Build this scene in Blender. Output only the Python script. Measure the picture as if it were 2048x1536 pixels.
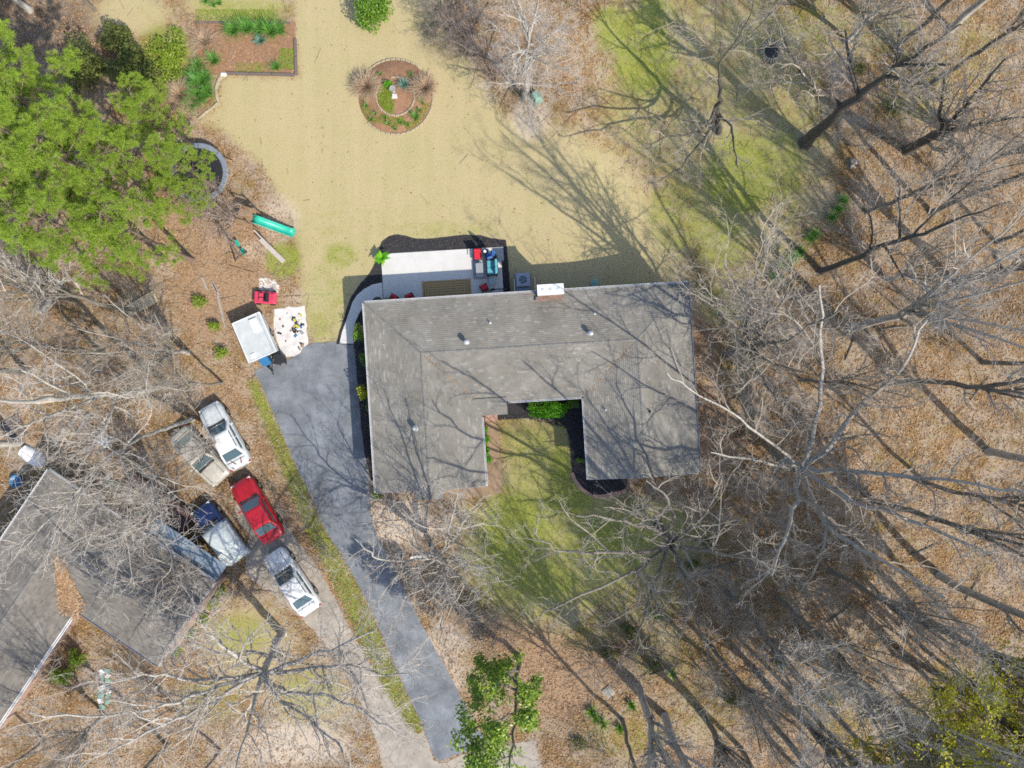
import bpy, math, random
import numpy as np
from mathutils import Vector, Matrix

# ------------------------------------------------------------------ camera, light, exposure
for o in list(bpy.data.objects):
    bpy.data.objects.remove(o)
SC = bpy.context.scene
COL = SC.collection
CAMH, PPM = 50.0, 28.0                     # drone height (m), photo pixels per metre on the ground
cam = bpy.data.cameras.new('camera'); camo = bpy.data.objects.new('camera', cam); COL.objects.link(camo)
camo.location = (0, 0, CAMH); cam.sensor_width = 36; cam.lens = 36 * CAMH / (2048 / PPM)
cam.clip_end = 3000; cam.clip_start = .5
SC.camera = camo
EL = math.radians(43)
SH = Vector((-0.69, 0.72, 0)).normalized()           # where shadows fall on the ground
world = bpy.data.worlds.new('World'); SC.world = world; world.use_nodes = True
wn = world.node_tree.nodes; sky = wn.new('ShaderNodeTexSky'); sky.sky_type = 'NISHITA'; sky.sun_disc = False
sky.sun_elevation = EL; sky.sun_rotation = math.atan2(-SH.x, -SH.y)
world.node_tree.links.new(sky.outputs[0], wn['Background'].inputs[0]); wn['Background'].inputs[1].default_value = 0.15
sl = bpy.data.lights.new('sun', 'SUN'); sl.energy = 3.4; sl.angle = math.radians(.53); sl.color = (1, .93, .81)
so = bpy.data.objects.new('sun', sl); COL.objects.link(so); so.location = (30, -30, 60)
so.rotation_euler = Vector((SH.x * math.cos(EL), SH.y * math.cos(EL), -math.sin(EL))).to_track_quat('-Z', 'Y').to_euler()
SC.view_settings.view_transform = 'Standard'; SC.view_settings.look = 'None'
SC.view_settings.exposure = 0.7; SC.view_settings.gamma = 1; SC.view_settings.use_curve_mapping = False
SC.render.engine = 'CYCLES'
SC.cycles.use_denoising = False; SC.cycles.filter_width = 1.7; SC.cycles.max_bounces = 5; SC.cycles.diffuse_bounces = 2; SC.cycles.transparent_max_bounces = 6
SC.cycles.caustics_reflective = False; SC.cycles.caustics_refractive = False

R = random.Random(11)
U = R.uniform

# ------------------------------------------------------------------ terrain and pixel -> place
def sst(a, b, x):
    t = np.clip((x - a) / (b - a), 0, 1); return t * t * (3 - 2 * t)
def gz(x, y):
    """the yard falls away behind the north-east corner of the house"""
    return -1.15 * sst(3.5, 11.5, x) * sst(3.0, 7.5, y)
def P(px, py, z=None):
    """photo pixel -> place at height z (None: on the ground)"""
    zz = 0.0 if z is None else z
    for _ in range(1 if z is not None else 5):
        k = (CAMH - zz) / (CAMH * PPM)
        x, y = (px - 1024) * k, (768 - py) * k
        if z is None: zz = float(gz(x, y))
    return Vector((x, y, zz))

# ------------------------------------------------------------------ materials
def newmat(name):
    m = bpy.data.materials.new(name); m.use_nodes = True
    nt = m.node_tree; return m, nt, nt.nodes, nt.links, nt.nodes['Principled BSDF']
def rgb(c): return (c[0], c[1], c[2], 1)
def pmat(name, c1, c2=None, scale=4, rough=.8, metal=0, bump=0, bscale=30, island=0, spec=.4, coat=0, detail=5, stretch=None):
    m, nt, N, L, b = newmat(name)
    c2 = c2 or tuple(v * .75 for v in c1)
    tc = N.new('ShaderNodeTexCoord'); src = tc.outputs['Object']
    if stretch:
        mp = N.new('ShaderNodeMapping'); mp.inputs['Scale'].default_value = stretch; L.new(src, mp.inputs[0]); src = mp.outputs[0]
    nz = N.new('ShaderNodeTexNoise'); nz.inputs['Scale'].default_value = scale; nz.inputs['Detail'].default_value = detail
    nz.inputs['Roughness'].default_value = .65; L.new(src, nz.inputs['Vector'])
    cr = N.new('ShaderNodeValToRGB'); cr.color_ramp.elements[0].position = .32; cr.color_ramp.elements[1].position = .68
    cr.color_ramp.elements[0].color = rgb(c2); cr.color_ramp.elements[1].color = rgb(c1); L.new(nz.outputs[0], cr.inputs[0])
    out = cr.outputs[0]
    if island:
        g = N.new('ShaderNodeNewGeometry'); mr = N.new('ShaderNodeMapRange')
        mr.inputs[3].default_value = 1 - island; mr.inputs[4].default_value = 1 + island; L.new(g.outputs['Random Per Island'], mr.inputs[0])
        mx = N.new('ShaderNodeVectorMath'); mx.operation = 'SCALE'; L.new(out, mx.inputs[0]); L.new(mr.outputs[0], mx.inputs['Scale']); out = mx.outputs[0]
    L.new(out, b.inputs['Base Color'])
    b.inputs['Roughness'].default_value = rough; b.inputs['Metallic'].default_value = metal
    b.inputs['Specular IOR Level'].default_value = spec; b.inputs['Coat Weight'].default_value = coat
    if bump:
        n2 = N.new('ShaderNodeTexNoise'); n2.inputs['Scale'].default_value = bscale; n2.inputs['Detail'].default_value = 4; L.new(src, n2.inputs['Vector'])
        bp = N.new('ShaderNodeBump'); bp.inputs['Strength'].default_value = bump; bp.inputs['Distance'].default_value = .03
        L.new(n2.outputs[0], bp.inputs['Height']); L.new(bp.outputs[0], b.inputs['Normal'])
    return m
def islandmat(name, cols, rough=.6, trans=0.0, spec=.3, noise=0):
    """each loose piece takes one of the colours at random"""
    m, nt, N, L, b = newmat(name)
    g = N.new('ShaderNodeNewGeometry'); cr = N.new('ShaderNodeValToRGB'); e = cr.color_ramp.elements
    e[0].position = 0; e[0].color = rgb(cols[0]); e[1].position = 1; e[1].color = rgb(cols[-1])
    for i, c in enumerate(cols[1:-1]):
        q = e.new((i + 1) / (len(cols) - 1)); q.color = rgb(c)
    L.new(g.outputs['Random Per Island'], cr.inputs[0]); cout = cr.outputs[0]
    if noise:
        tcw = N.new('ShaderNodeTexCoord'); nw_ = N.new('ShaderNodeTexNoise'); nw_.inputs['Scale'].default_value = noise; nw_.inputs['Detail'].default_value = 8; nw_.inputs['Roughness'].default_value = .7; L.new(tcw.outputs['Object'], nw_.inputs['Vector'])
        mrw = N.new('ShaderNodeMapRange'); mrw.inputs[1].default_value = .3; mrw.inputs[2].default_value = .7; mrw.inputs[3].default_value = .74; mrw.inputs[4].default_value = 1.22; L.new(nw_.outputs[0], mrw.inputs[0])
        vm = N.new('ShaderNodeVectorMath'); vm.operation = 'SCALE'; L.new(cout, vm.inputs[0]); L.new(mrw.outputs[0], vm.inputs['Scale']); cout = vm.outputs[0]
    L.new(cout, b.inputs['Base Color']); b.inputs['Roughness'].default_value = rough; b.inputs['Specular IOR Level'].default_value = spec
    if trans:
        t = N.new('ShaderNodeBsdfTranslucent'); L.new(cr.outputs[0], t.inputs[0]); ms = N.new('ShaderNodeMixShader'); ms.inputs[0].default_value = trans
        L.new(b.outputs[0], ms.inputs[1]); L.new(t.outputs[0], ms.inputs[2]); L.new(ms.outputs[0], N['Material Output'].inputs[0])
    return m
def glassmat(name, c=(.03, .045, .05)):
    m, nt, N, L, b = newmat(name); b.inputs['Base Color'].default_value = rgb(c); b.inputs['Roughness'].default_value = .06
    b.inputs['Specular IOR Level'].default_value = .8; return m

M = {}
M['glass'] = glassmat('car_glass', (.05, .085, .095)); M['pane'] = glassmat('window_glass', (.05, .06, .07))
M['tabletop_glass'] = glassmat('frosted_table_glass', (.25, .36, .35))
M['bark'] = pmat('bark_grey', (.26, .235, .195), (.13, .118, .098), 9, .95, bump=.8, bscale=40, stretch=(1, 1, .3))
M['bark_dark'] = pmat('bark_dark', (.13, .118, .10), (.06, .054, .046), 9, .95, bump=.8, bscale=40, stretch=(1, 1, .3))
M['bark_pale'] = pmat('bark_pale', (.50, .47, .42), (.27, .25, .22), 5, .9, bump=.4, bscale=30, stretch=(1, 1, .4))
M['bark_pine'] = pmat('bark_pine', (.27, .20, .16), (.12, .085, .065), 9, .95, bump=.8, bscale=30, stretch=(1, 1, .3))
M['twig'] = pmat('twig_grey', (.43, .375, .305), (.28, .24, .195), 1.5, .9)
M['twig_pale'] = pmat('twig_pale', (.50, .455, .40), (.33, .295, .255), 1.5, .9)
M['twig_brown'] = pmat('twig_brown', (.43, .345, .29), (.27, .21, .175), 1.5, .9)
M['needles'] = islandmat('pine_needles', [(.18, .33, .035), (.33, .50, .055), (.48, .62, .11), (.25, .41, .045), (.42, .56, .08), (.40, .36, .12)], .5, .45)
M['leaf_dark'] = islandmat('leaf_glossy', [(.035, .11, .01), (.10, .23, .015), (.20, .36, .03), (.05, .14, .015)], .35, .15, .5)
M['leaf_mag'] = islandmat('leaf_magnolia', [(.08, .16, .012), (.18, .30, .02), (.31, .42, .04), (.12, .21, .02)], .4, .2, .5)
M['turf_verge'] = islandmat('verge_blade', [(.25, .36, .04), (.38, .48, .07), (.48, .52, .14), (.31, .43, .055), (.56, .47, .22)], .7, .3)
M['leaf_bright'] = islandmat('leaf_bright', [(.06, .24, .008), (.13, .42, .012), (.10, .34, .01), (.22, .50, .025)], .45, .25)
M['leaf_mid'] = islandmat('leaf_mid', [(.07, .17, .015), (.14, .29, .02), (.22, .37, .035), (.10, .21, .02), (.17, .24, .04)], .45, .25)
M['leaf_lime'] = islandmat('leaf_lime', [(.13, .22, .015), (.25, .36, .03), (.19, .29, .02), (.34, .42, .06), (.22, .26, .05)], .5, .3)
M['leaf_olive'] = islandmat('leaf_olive', [(.05, .07, .015), (.10, .125, .025), (.15, .17, .035), (.08, .095, .03)], .6, .2)
M['leaf_gold'] = islandmat('leaf_gold', [(.35, .36, .02), (.52, .50, .04), (.25, .31, .02), (.42, .45, .05)], .5, .3)
M['bud'] = islandmat('spring_bud', [(.55, .54, .03), (.70, .66, .05), (.44, .48, .03)], .5, .45)
M['blade'] = islandmat('strap_leaf', [(.05, .18, .025), (.12, .32, .045), (.19, .41, .07), (.08, .23, .05), (.24, .34, .09)], .4, .25)
M['blade_blue'] = islandmat('strap_leaf_blue', [(.10, .21, .15), (.22, .36, .28), (.14, .27, .21)], .5, .2)
M['blade_tan'] = islandmat('dead_grass_clump', [(.45, .33, .22), (.62, .47, .33), (.36, .25, .16), (.55, .42, .28)], .8, .2)
M['turf'] = islandmat('green_grass_blade', [(.12, .22, .015), (.24, .33, .03), (.37, .38, .07), (.16, .27, .022)], .7, .25)
M['turf_dry'] = islandmat('dry_grass_blade', [(.44, .36, .17), (.37, .32, .13), (.54, .45, .24), (.30, .28, .09), (.50, .39, .21)], .8, .2)
M['litter_leaf'] = islandmat('fallen_leaf', [(.18, .095, .05), (.37, .22, .11), (.46, .29, .15), (.30, .175, .095), (.54, .39, .245), (.24, .135, .075)], .8, .1)
M['needle_straw'] = islandmat('straw_leaf', [(.36, .19, .09), (.50, .30, .15), (.28, .15, .08)], .85)
def crackmat(m, scale, width, dark):
    nt = m.node_tree; N, L = nt.nodes, nt.links; b = N['Principled BSDF']; src = b.inputs['Base Color'].links[0].from_socket
    tc = N.new('ShaderNodeTexCoord'); nz = N.new('ShaderNodeTexNoise'); nz.inputs['Scale'].default_value = 1.1; nz.inputs['Detail'].default_value = 6; L.new(tc.outputs['Object'], nz.inputs['Vector'])
    ad = N.new('ShaderNodeVectorMath'); ad.operation = 'MULTIPLY_ADD'; L.new(nz.outputs['Color'], ad.inputs[0]); ad.inputs[1].default_value = (1.2, 1.2, 0); L.new(tc.outputs['Object'], ad.inputs[2])
    vo = N.new('ShaderNodeTexVoronoi'); vo.feature = 'DISTANCE_TO_EDGE'; vo.inputs['Scale'].default_value = scale; L.new(ad.outputs[0], vo.inputs['Vector'])
    mr = N.new('ShaderNodeMapRange'); mr.inputs[1].default_value = 0; mr.inputs[2].default_value = width; mr.inputs[3].default_value = dark; mr.inputs[4].default_value = 1; L.new(vo.outputs['Distance'], mr.inputs[0])
    n2 = N.new('ShaderNodeTexNoise'); n2.inputs['Scale'].default_value = .35; n2.inputs['Detail'].default_value = 9; n2.inputs['Roughness'].default_value = .75; L.new(tc.outputs['Object'], n2.inputs['Vector'])
    m2 = N.new('ShaderNodeMapRange'); m2.inputs[1].default_value = .3; m2.inputs[2].default_value = .7; m2.inputs[3].default_value = .78; m2.inputs[4].default_value = 1.2; L.new(n2.outputs[0], m2.inputs[0])
    mu = N.new('ShaderNodeMath'); mu.operation = 'MULTIPLY'; L.new(mr.outputs[0], mu.inputs[0]); L.new(m2.outputs[0], mu.inputs[1])
    sc_ = N.new('ShaderNodeVectorMath'); sc_.operation = 'SCALE'; L.new(src, sc_.inputs[0]); L.new(mu.outputs[0], sc_.inputs['Scale']); L.new(sc_.outputs[0], b.inputs['Base Color']); return m
M['asphalt'] = pmat('asphalt', (.215, .23, .25), (.14, .152, .168), .7, .9, bump=.25, bscale=70, detail=9)
M['concrete'] = pmat('concrete_new', (.63, .615, .585), (.53, .515, .49), .6, .85, bump=.08, bscale=60, detail=8)
M['concrete_old'] = pmat('concrete_old', (.40, .355, .30), (.27, .235, .195), 1.1, .9, bump=.25, bscale=50, detail=9)
crackmat(M['asphalt'], .22, .006, .72); crackmat(M['concrete_old'], .3, .012, .5)
M['walk'] = pmat('walk_brown', (.36, .255, .16), (.25, .175, .11), 1.5, .9, bump=.2, bscale=50, detail=8)
M['mulch'] = pmat('mulch_black', (.052, .05, .055), (.026, .025, .028), 9, .95, bump=1, bscale=60, detail=9)
M['soil'] = pmat('soil_red', (.36, .20, .115), (.22, .125, .07), 5, .95, bump=.8, bscale=30, detail=9)
M['verge_soil'] = pmat('verge_ground', (.33, .31, .08), (.20, .22, .04), 2.5, .95, bump=.5, detail=9)
M['sand'] = pmat('white_sand', (.70, .67, .64), (.50, .47, .44), 2.2, .95, bump=.4, bscale=30, detail=9)
M['brick'] = pmat('brick_red', (.34, .16, .11), (.24, .11, .08), 6, .9, bump=.3, bscale=50, island=.2)
M['brick_pale'] = pmat('brick_pale', (.50, .31, .24), (.36, .22, .17), 4, .9, bump=.3, island=.2)
M['brick_dull'] = pmat('brick_dull', (.36, .25, .20), (.25, .175, .145), 3, .9, bump=.3, detail=9)
M['chip'] = islandmat('mulch_chip', [(.02, .019, .021), (.06, .056, .058), (.035, .033, .036), (.10, .09, .085)], .9)
M['stick'] = islandmat('dead_stick', [(.16, .12, .09), (.32, .27, .22), (.23, .18, .14), (.42, .37, .31)], .9)
M['white'] = pmat('white_paint', (.78, .77, .75), (.68, .67, .66), 3, .5)
M['white_metal'] = pmat('white_metal_roof', (.56, .585, .585), (.42, .445, .445), 1.6, .45, detail=8)
M['grey_metal'] = pmat('grey_metal', (.33, .37, .43), (.28, .31, .36), 3, .45, metal=.2)
M['blue_metal'] = pmat('blue_grey_metal', (.20, .27, .33), (.16, .22, .27), 2, .5, metal=.1)
M['awning'] = pmat('awning_sheet', (.21, .27, .33), (.17, .22, .27), 1.2, .75)
M['galv'] = pmat('galvanised_metal', (.62, .63, .63), (.48, .49, .50), 4, .4, metal=.4)
M['dark'] = pmat('dark_plastic', (.025, .026, .028), (.016, .016, .018), 5, .6)
M['rubber'] = pmat('black_rubber', (.02, .02, .02), (.013, .013, .013), 5, .85)
M['rim'] = pmat('wheel_rim', (.45, .45, .46), (.36, .36, .37), 4, .35, metal=.7)
M['stone'] = pmat('edging_stone', (.48, .41, .29), (.31, .265, .185), 5, .9, bump=.4, island=.2)
M['stone_grey'] = pmat('stone_grey', (.34, .33, .31), (.24, .23, .22), 5, .9, bump=.4, island=.2)
M['ash'] = pmat('ash', (.055, .053, .055), (.02, .02, .022), 10, .95, bump=.8)
M['timber'] = pmat('weathered_timber', (.20, .16, .14), (.12, .095, .085), 5, .9, bump=.4, stretch=(1, 5, 5))
M['wood'] = pmat('wood_brown', (.34, .22, .125), (.22, .14, .08), 5, .85, bump=.3, stretch=(1, 6, 6), island=.15)
M['wood_grey'] = pmat('wood_grey', (.40, .36, .33), (.28, .25, .225), 5, .9, bump=.3, stretch=(1, 6, 6), island=.15)
M['wood_pale'] = pmat('wood_pale', (.58, .46, .30), (.45, .35, .22), 5, .85, bump=.2, stretch=(1, 6, 6), island=.12)
M['deck'] = pmat('deck_red_brown', (.13, .075, .07), (.085, .05, .048), 4, .85, bump=.2, island=.15)
M['red'] = pmat('red_cushion', (.62, .025, .05), (.48, .018, .035), 5, .8)
M['red_plastic'] = pmat('red_plastic', (.62, .06, .12), (.50, .045, .09), 3, .35)
M['teal'] = pmat('teal_cushion', (.12, .40, .47), (.09, .32, .38), 5, .8)
M['blue'] = pmat('blue_canvas', (.05, .15, .42), (.035, .11, .32), 5, .75)
M['blue_plastic'] = pmat('blue_plastic', (.04, .19, .38), (.03, .14, .29), 3, .4)
M['green_plastic'] = pmat('green_plastic', (.03, .44, .32), (.02, .34, .24), 2, .35)
M['green_lid'] = pmat('green_lid', (.24, .40, .32), (.19, .32, .26), 3, .5)
M['grey_cloth'] = pmat('grey_cloth', (.30, .325, .34), (.24, .26, .275), 4, .8)
M['tramp_pad'] = pmat('trampoline_pad', (.22, .25, .29), (.15, .17, .20), 4, .7)
M['grey_pad'] = pmat('grey_pad', (.36, .38, .42), (.27, .29, .32), 4, .7)
M['tarp'] = pmat('pale_tarp', (.52, .57, .58), (.42, .47, .48), 2, .7, bump=.3, bscale=5)
M['rug'] = pmat('rug_tan', (.45, .32, .16), (.38, .265, .13), 5, .95)
M['rug_dark'] = pmat('rug_stripe', (.27, .175, .08), (.21, .135, .06), 5, .95)
M['terracotta'] = pmat('terracotta', (.36, .19, .13), (.28, .15, .1), 5, .8)
M['yellow'] = pmat('yellow_plastic', (.60, .52, .08), (.48, .42, .06), 3, .5)
M['white_plastic'] = pmat('white_plastic', (.80, .80, .80), (.70, .71, .71), 3, .4)
M['headlight'] = pmat('lamp_clear', (.60, .62, .64), (.5, .52, .54), 3, .15)
M['taillight'] = pmat('lamp_red', (.45, .01, .03), (.35, .01, .02), 3, .2)
def paint(name, c, dirt=.8): return pmat(name, c, tuple(v * dirt for v in c), 2.5, .32, coat=.6, detail=9)
M['p_white'] = paint('car_white', (.72, .73, .74), .85); M['p_silver'] = paint('car_old_white', (.62, .65, .66), .62)
M['p_red'] = paint('car_red', (.42, .012, .022)); M['p_navy'] = paint('car_navy', (.015, .035, .12)); M['p_beige'] = paint('car_beige', (.47, .44, .37), .7)
M['rust'] = pmat('rust', (.25, .08, .04), (.14, .05, .03), 9, .9)
M['shingle'] = islandmat('roof_shingle', [(.208, .194, .168), (.226, .211, .183), (.24, .225, .196), (.217, .203, .177), (.233, .218, .19), (.221, .207, .18), (.30, .284, .252)], .95, 0, .15, .45)
M['shingle_old'] = islandmat('roof_shingle_weathered', [(.155, .138, .12), (.195, .175, .152), (.22, .20, .172), (.175, .157, .136)], .95, 0, .15, .5)
M['ridge'] = pmat('ridge_shingle', (.20, .195, .18), (.15, .145, .135), 6, .95, island=.15)

# ------------------------------------------------------------------ mesh helpers
class MB:
    def __init__(s): s.v = []; s.f = []
    def add(s, vs, fs):
        k = len(s.v); s.v.extend([tuple(a) for a in vs]); s.f.extend([tuple(i + k for i in f) for f in fs]); return s
    def box(s, c, d, rz=0, taper=1.0, tilt=None):
        x, y, z = d[0] / 2, d[1] / 2, d[2] / 2; vs = []
        for sz in (-1, 1):
            t = taper if sz > 0 else 1
            for sx, sy in ((-1, -1), (1, -1), (1, 1), (-1, 1)): vs.append(Vector((sx * x * t, sy * y * t, sz * z)))
        m = Matrix.Rotation(rz, 3, 'Z')
        if tilt: m = m @ Matrix.Rotation(tilt[1], 3, tilt[0])
        c = Vector(c)
        return s.add([m @ v + c for v in vs], [(0, 3, 2, 1), (4, 5, 6, 7), (0, 1, 5, 4), (1, 2, 6, 5), (2, 3, 7, 6), (3, 0, 4, 7)])
    def tube(s, pts, rad, n=8, cap=True):
        pts = [Vector(p) for p in pts]
        if not isinstance(rad, (list, tuple)): rad = [rad] * len(pts)
        base = len(s.v); prev = None
        for i, p in enumerate(pts):
            d = (pts[min(i + 1, len(pts) - 1)] - pts[max(i - 1, 0)])
            d = d.normalized() if d.length > 1e-9 else Vector((0, 0, 1))
            a = prev - d * prev.dot(d) if prev is not None else None
            if a is None or a.length < 1e-4: a = d.orthogonal()
            a.normalize(); prev = a; b = d.cross(a)
            for k in range(n):
                t = 2 * math.pi * k / n; q = p + (a * math.cos(t) + b * math.sin(t)) * rad[i]; s.v.append((q.x, q.y, q.z))
        for i in range(len(pts) - 1):
            o = base + i * n
            for k in range(n):
                k2 = (k + 1) % n; s.f.append((o + k, o + k2, o + n + k2, o + n + k))
        if cap and n > 3:
            s.f.append(tuple(base + k for k in reversed(range(n)))); o = base + (len(pts) - 1) * n; s.f.append(tuple(o + k for k in range(n)))
        return s
    def lathe(s, prof, n=20, c=(0, 0, 0)):
        base = len(s.v)
        for r, z in prof:
            for k in range(n):
                t = 2 * math.pi * k / n; s.v.append((c[0] + r * math.cos(t), c[1] + r * math.sin(t), c[2] + z))
        for i in range(len(prof) - 1):
            o = base + i * n
            for k in range(n):
                k2 = (k + 1) % n; s.f.append((o + k, o + k2, o + n + k2, o + n + k))
        s.f.append(tuple(base + k for k in reversed(range(n)))); o = base + (len(prof) - 1) * n; s.f.append(tuple(o + k for k in range(n)))
        return s
    def prism(s, poly, z0, z1):
        n = len(poly); a = sum(poly[i][0] * poly[(i + 1) % n][1] - poly[(i + 1) % n][0] * poly[i][1] for i in range(n))
        if a < 0: poly = poly[::-1]
        zz0 = z0 if isinstance(z0, (list, tuple)) else [z0] * n; zz1 = z1 if isinstance(z1, (list, tuple)) else [z1] * n
        vs = [(p[0], p[1], zz0[i]) for i, p in enumerate(poly)] + [(p[0], p[1], zz1[i]) for i, p in enumerate(poly)]
        fs = [tuple(reversed(range(n))), tuple(range(n, 2 * n))] + [(i, (i + 1) % n, n + (i + 1) % n, n + i) for i in range(n)]
        return s.add(vs, fs)
    def ball(s, c, r, nu=10, nv=7, jitter=0):
        c = Vector(c); r = Vector(r) if isinstance(r, (list, tuple, Vector)) else Vector((r, r, r)); base = len(s.v)
        for i in range(nv + 1):
            th = math.pi * i / nv
            for k in range(nu):
                t = 2 * math.pi * k / nu; j = 1 + U(-jitter, jitter)
                s.v.append((c.x + r.x * math.sin(th) * math.cos(t) * j, c.y + r.y * math.sin(th) * math.sin(t) * j, c.z + r.z * math.cos(th) * j))
        for i in range(nv):
            for k in range(nu):
                k2 = (k + 1) % nu; s.f.append((base + i * nu + k, base + (i + 1) * nu + k, base + (i + 1) * nu + k2, base + i * nu + k2))
        return s
    def mesh(s, name):
        me = bpy.data.meshes.new(name); nv = len(s.v)
        me.vertices.add(nv); me.vertices.foreach_set('co', np.array(s.v, dtype=np.float32).ravel())
        ln = np.fromiter((len(f) for f in s.f), dtype=np.int32, count=len(s.f)); st = np.zeros(len(s.f), dtype=np.int32); st[1:] = np.cumsum(ln)[:-1]
        lo = np.fromiter((i for f in s.f for i in f), dtype=np.int32, count=int(ln.sum()))
        me.loops.add(len(lo)); me.loops.foreach_set('vertex_index', lo); me.polygons.add(len(ln))
        me.polygons.foreach_set('loop_start', st); me.polygons.foreach_set('loop_total', ln)
        me.update(calc_edges=True); return me
    def build(s, name, mat, parent=None, loc=None, rz=None, smooth=False, bevel=0, subsurf=0):
        me = s.mesh(name); me.materials.append(M[mat] if isinstance(mat, str) else mat)
        me.polygons.foreach_set('use_smooth', [bool(smooth)] * len(me.polygons))
        o = bpy.data.objects.new(name, me); COL.objects.link(o)
        if parent is not None: o.parent = parent
        if loc is not None: o.location = loc
        if rz is not None: o.rotation_euler[2] = rz
        if bevel:
            b = o.modifiers.new('bevel', 'BEVEL'); b.width = bevel; b.segments = 2; b.limit_method = 'ANGLE'
        if subsurf:
            b = o.modifiers.new('subsurf', 'SUBSURF'); b.levels = subsurf; b.render_levels = subsurf
        return o
def npmesh(name, verts, tri, mat, parent=None, smooth=False):
    """big arrays: verts (n,3), faces (m,k)"""
    verts = np.asarray(verts, dtype=np.float32); tri = np.asarray(tri, dtype=np.int32); k = tri.shape[1]
    me = bpy.data.meshes.new(name); me.vertices.add(len(verts)); me.vertices.foreach_set('co', verts.ravel())
    me.loops.add(tri.size); me.loops.foreach_set('vertex_index', tri.ravel()); me.polygons.add(len(tri))
    me.polygons.foreach_set('loop_start', np.arange(len(tri), dtype=np.int32) * k); me.polygons.foreach_set('loop_total', np.full(len(tri), k, dtype=np.int32))
    me.polygons.foreach_set('use_smooth', np.full(len(tri), bool(smooth)))
    me.update(calc_edges=True); me.materials.append(M[mat] if isinstance(mat, str) else mat)
    o = bpy.data.objects.new(name, me); COL.objects.link(o)
    if parent is not None: o.parent = parent
    return o
def tag(o, label, cat, group=None):
    o['label'] = label; o['category'] = cat
    if group: o['group'] = group
    return o
def kind(o, k, label=None):
    o['kind'] = k
    if label: o['label'] = label
    return o
def thing(name, label, cat, loc=(0, 0, 0), rz=0, group=None):
    o = bpy.data.objects.new(name, None); COL.objects.link(o); o.location = loc; o.rotation_euler[2] = rz; o.empty_display_size = .3
    return tag(o, label, cat, group)
def dup(root, loc, rz=0, sc=1.0, label=None, group=None):
    r = root.copy(); COL.objects.link(r); r.location = loc; r.rotation_euler[2] = rz
    r.scale = (sc, sc, sc) if not isinstance(sc, (tuple, list)) else sc
    if label: r['label'] = label
    if group: r['group'] = group
    for ch in list(root.children):
        c = ch.copy(); COL.objects.link(c); c.parent = r
        for g in list(ch.children):
            d = g.copy(); COL.objects.link(d); d.parent = c
    return r
def PX(pts, z=None): return [P(a, b, z) for a, b in pts]
def smoothpoly(pts, n=4):
    """Catmull-Rom through a closed outline"""
    out = []; m = len(pts)
    for i in range(m):
        p0, p1, p2, p3 = [np.array(pts[(i + k) % m][:2], float) for k in (-1, 0, 1, 2)]
        for j in range(n):
            t = j / n
            q = .5 * ((2 * p1) + (-p0 + p2) * t + (2 * p0 - 5 * p1 + 4 * p2 - p3) * t * t + (-p0 + 3 * p1 - 3 * p2 + p3) * t ** 3); out.append((q[0], q[1]))
    return out
def jag(pts, step=.35, amp=.07):
    """an uneven outline"""
    out = []; m = len(pts)
    for i in range(m):
        a, b = Vector(pts[i][:2]), Vector(pts[(i + 1) % m][:2]); n = max(1, int((b - a).length / step)); d = (b - a)
        nn = Vector((-d.y, d.x)).normalized() if d.length > 1e-6 else Vector((0, 0))
        for j in range(n): q = a + d * (j / n) + nn * U(-amp, amp); out.append((q.x, q.y))
    return out

# ------------------------------------------------------------------ ground
def inpoly(X, Y, poly):
    ins = np.zeros(X.shape, bool); dist = np.full(X.shape, 1e9); n = len(poly)
    for i in range(n):
        x1, y1 = poly[i][:2]; x2, y2 = poly[(i + 1) % n][:2]
        if y1 != y2:
            c = ((y1 > Y) != (y2 > Y)) & (X < (x2 - x1) * (Y - y1) / (y2 - y1) + x1); ins ^= c
        dx, dy = x2 - x1, y2 - y1; t = np.clip(((X - x1) * dx + (Y - y1) * dy) / (dx * dx + dy * dy + 1e-9), 0, 1)
        dist = np.minimum(dist, np.hypot(X - x1 - t * dx, Y - y1 - t * dy))
    return np.where(ins, dist, -dist)
def zone_poly(X, Y, px, soft): return sst(-soft, soft, inpoly(X, Y, [tuple(P(*p)[:2]) for p in px]))
def zone_blob(X, Y, blobs):
    m = np.zeros(X.shape)
    for px, py, rx, ry, s in blobs:
        c = P(px, py); d = np.hypot((X - c.x) / (rx / PPM), (Y - c.y) / (ry / PPM)); m = np.maximum(m, s * sst(1.25, .45, d) if False else s * (1 - sst(.4, 1.2, d)))
    return m
LAWN = [(585, -60), (880, -60), (900, 60), (950, 130), (1010, 230), (1120, 250), (1230, 300), (1330, 420), (1390, 570), (1000, 640), (690, 690), (640, 692), (612, 650),
        (600, 560), (590, 440), (520, 330), (440, 260), (400, 245), (436, 205), (434, 175), (450, 150), (594, 152)]
FRONT = [(985, 830), (1145, 830), (1160, 960), (1210, 995), (1330, 985), (1390, 1040), (1330, 1150), (1180, 1230), (1060, 1250), (960, 1210), (905, 1120), (930, 1010), (1000, 985)]
NE_YARD = [(1230, -40), (1560, -40), (1640, 120), (1690, 300), (1660, 430), (1600, 540), (1480, 600), (1395, 570), (1340, 430), (1240, 320), (1160, 260), (1190, 120)]
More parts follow.
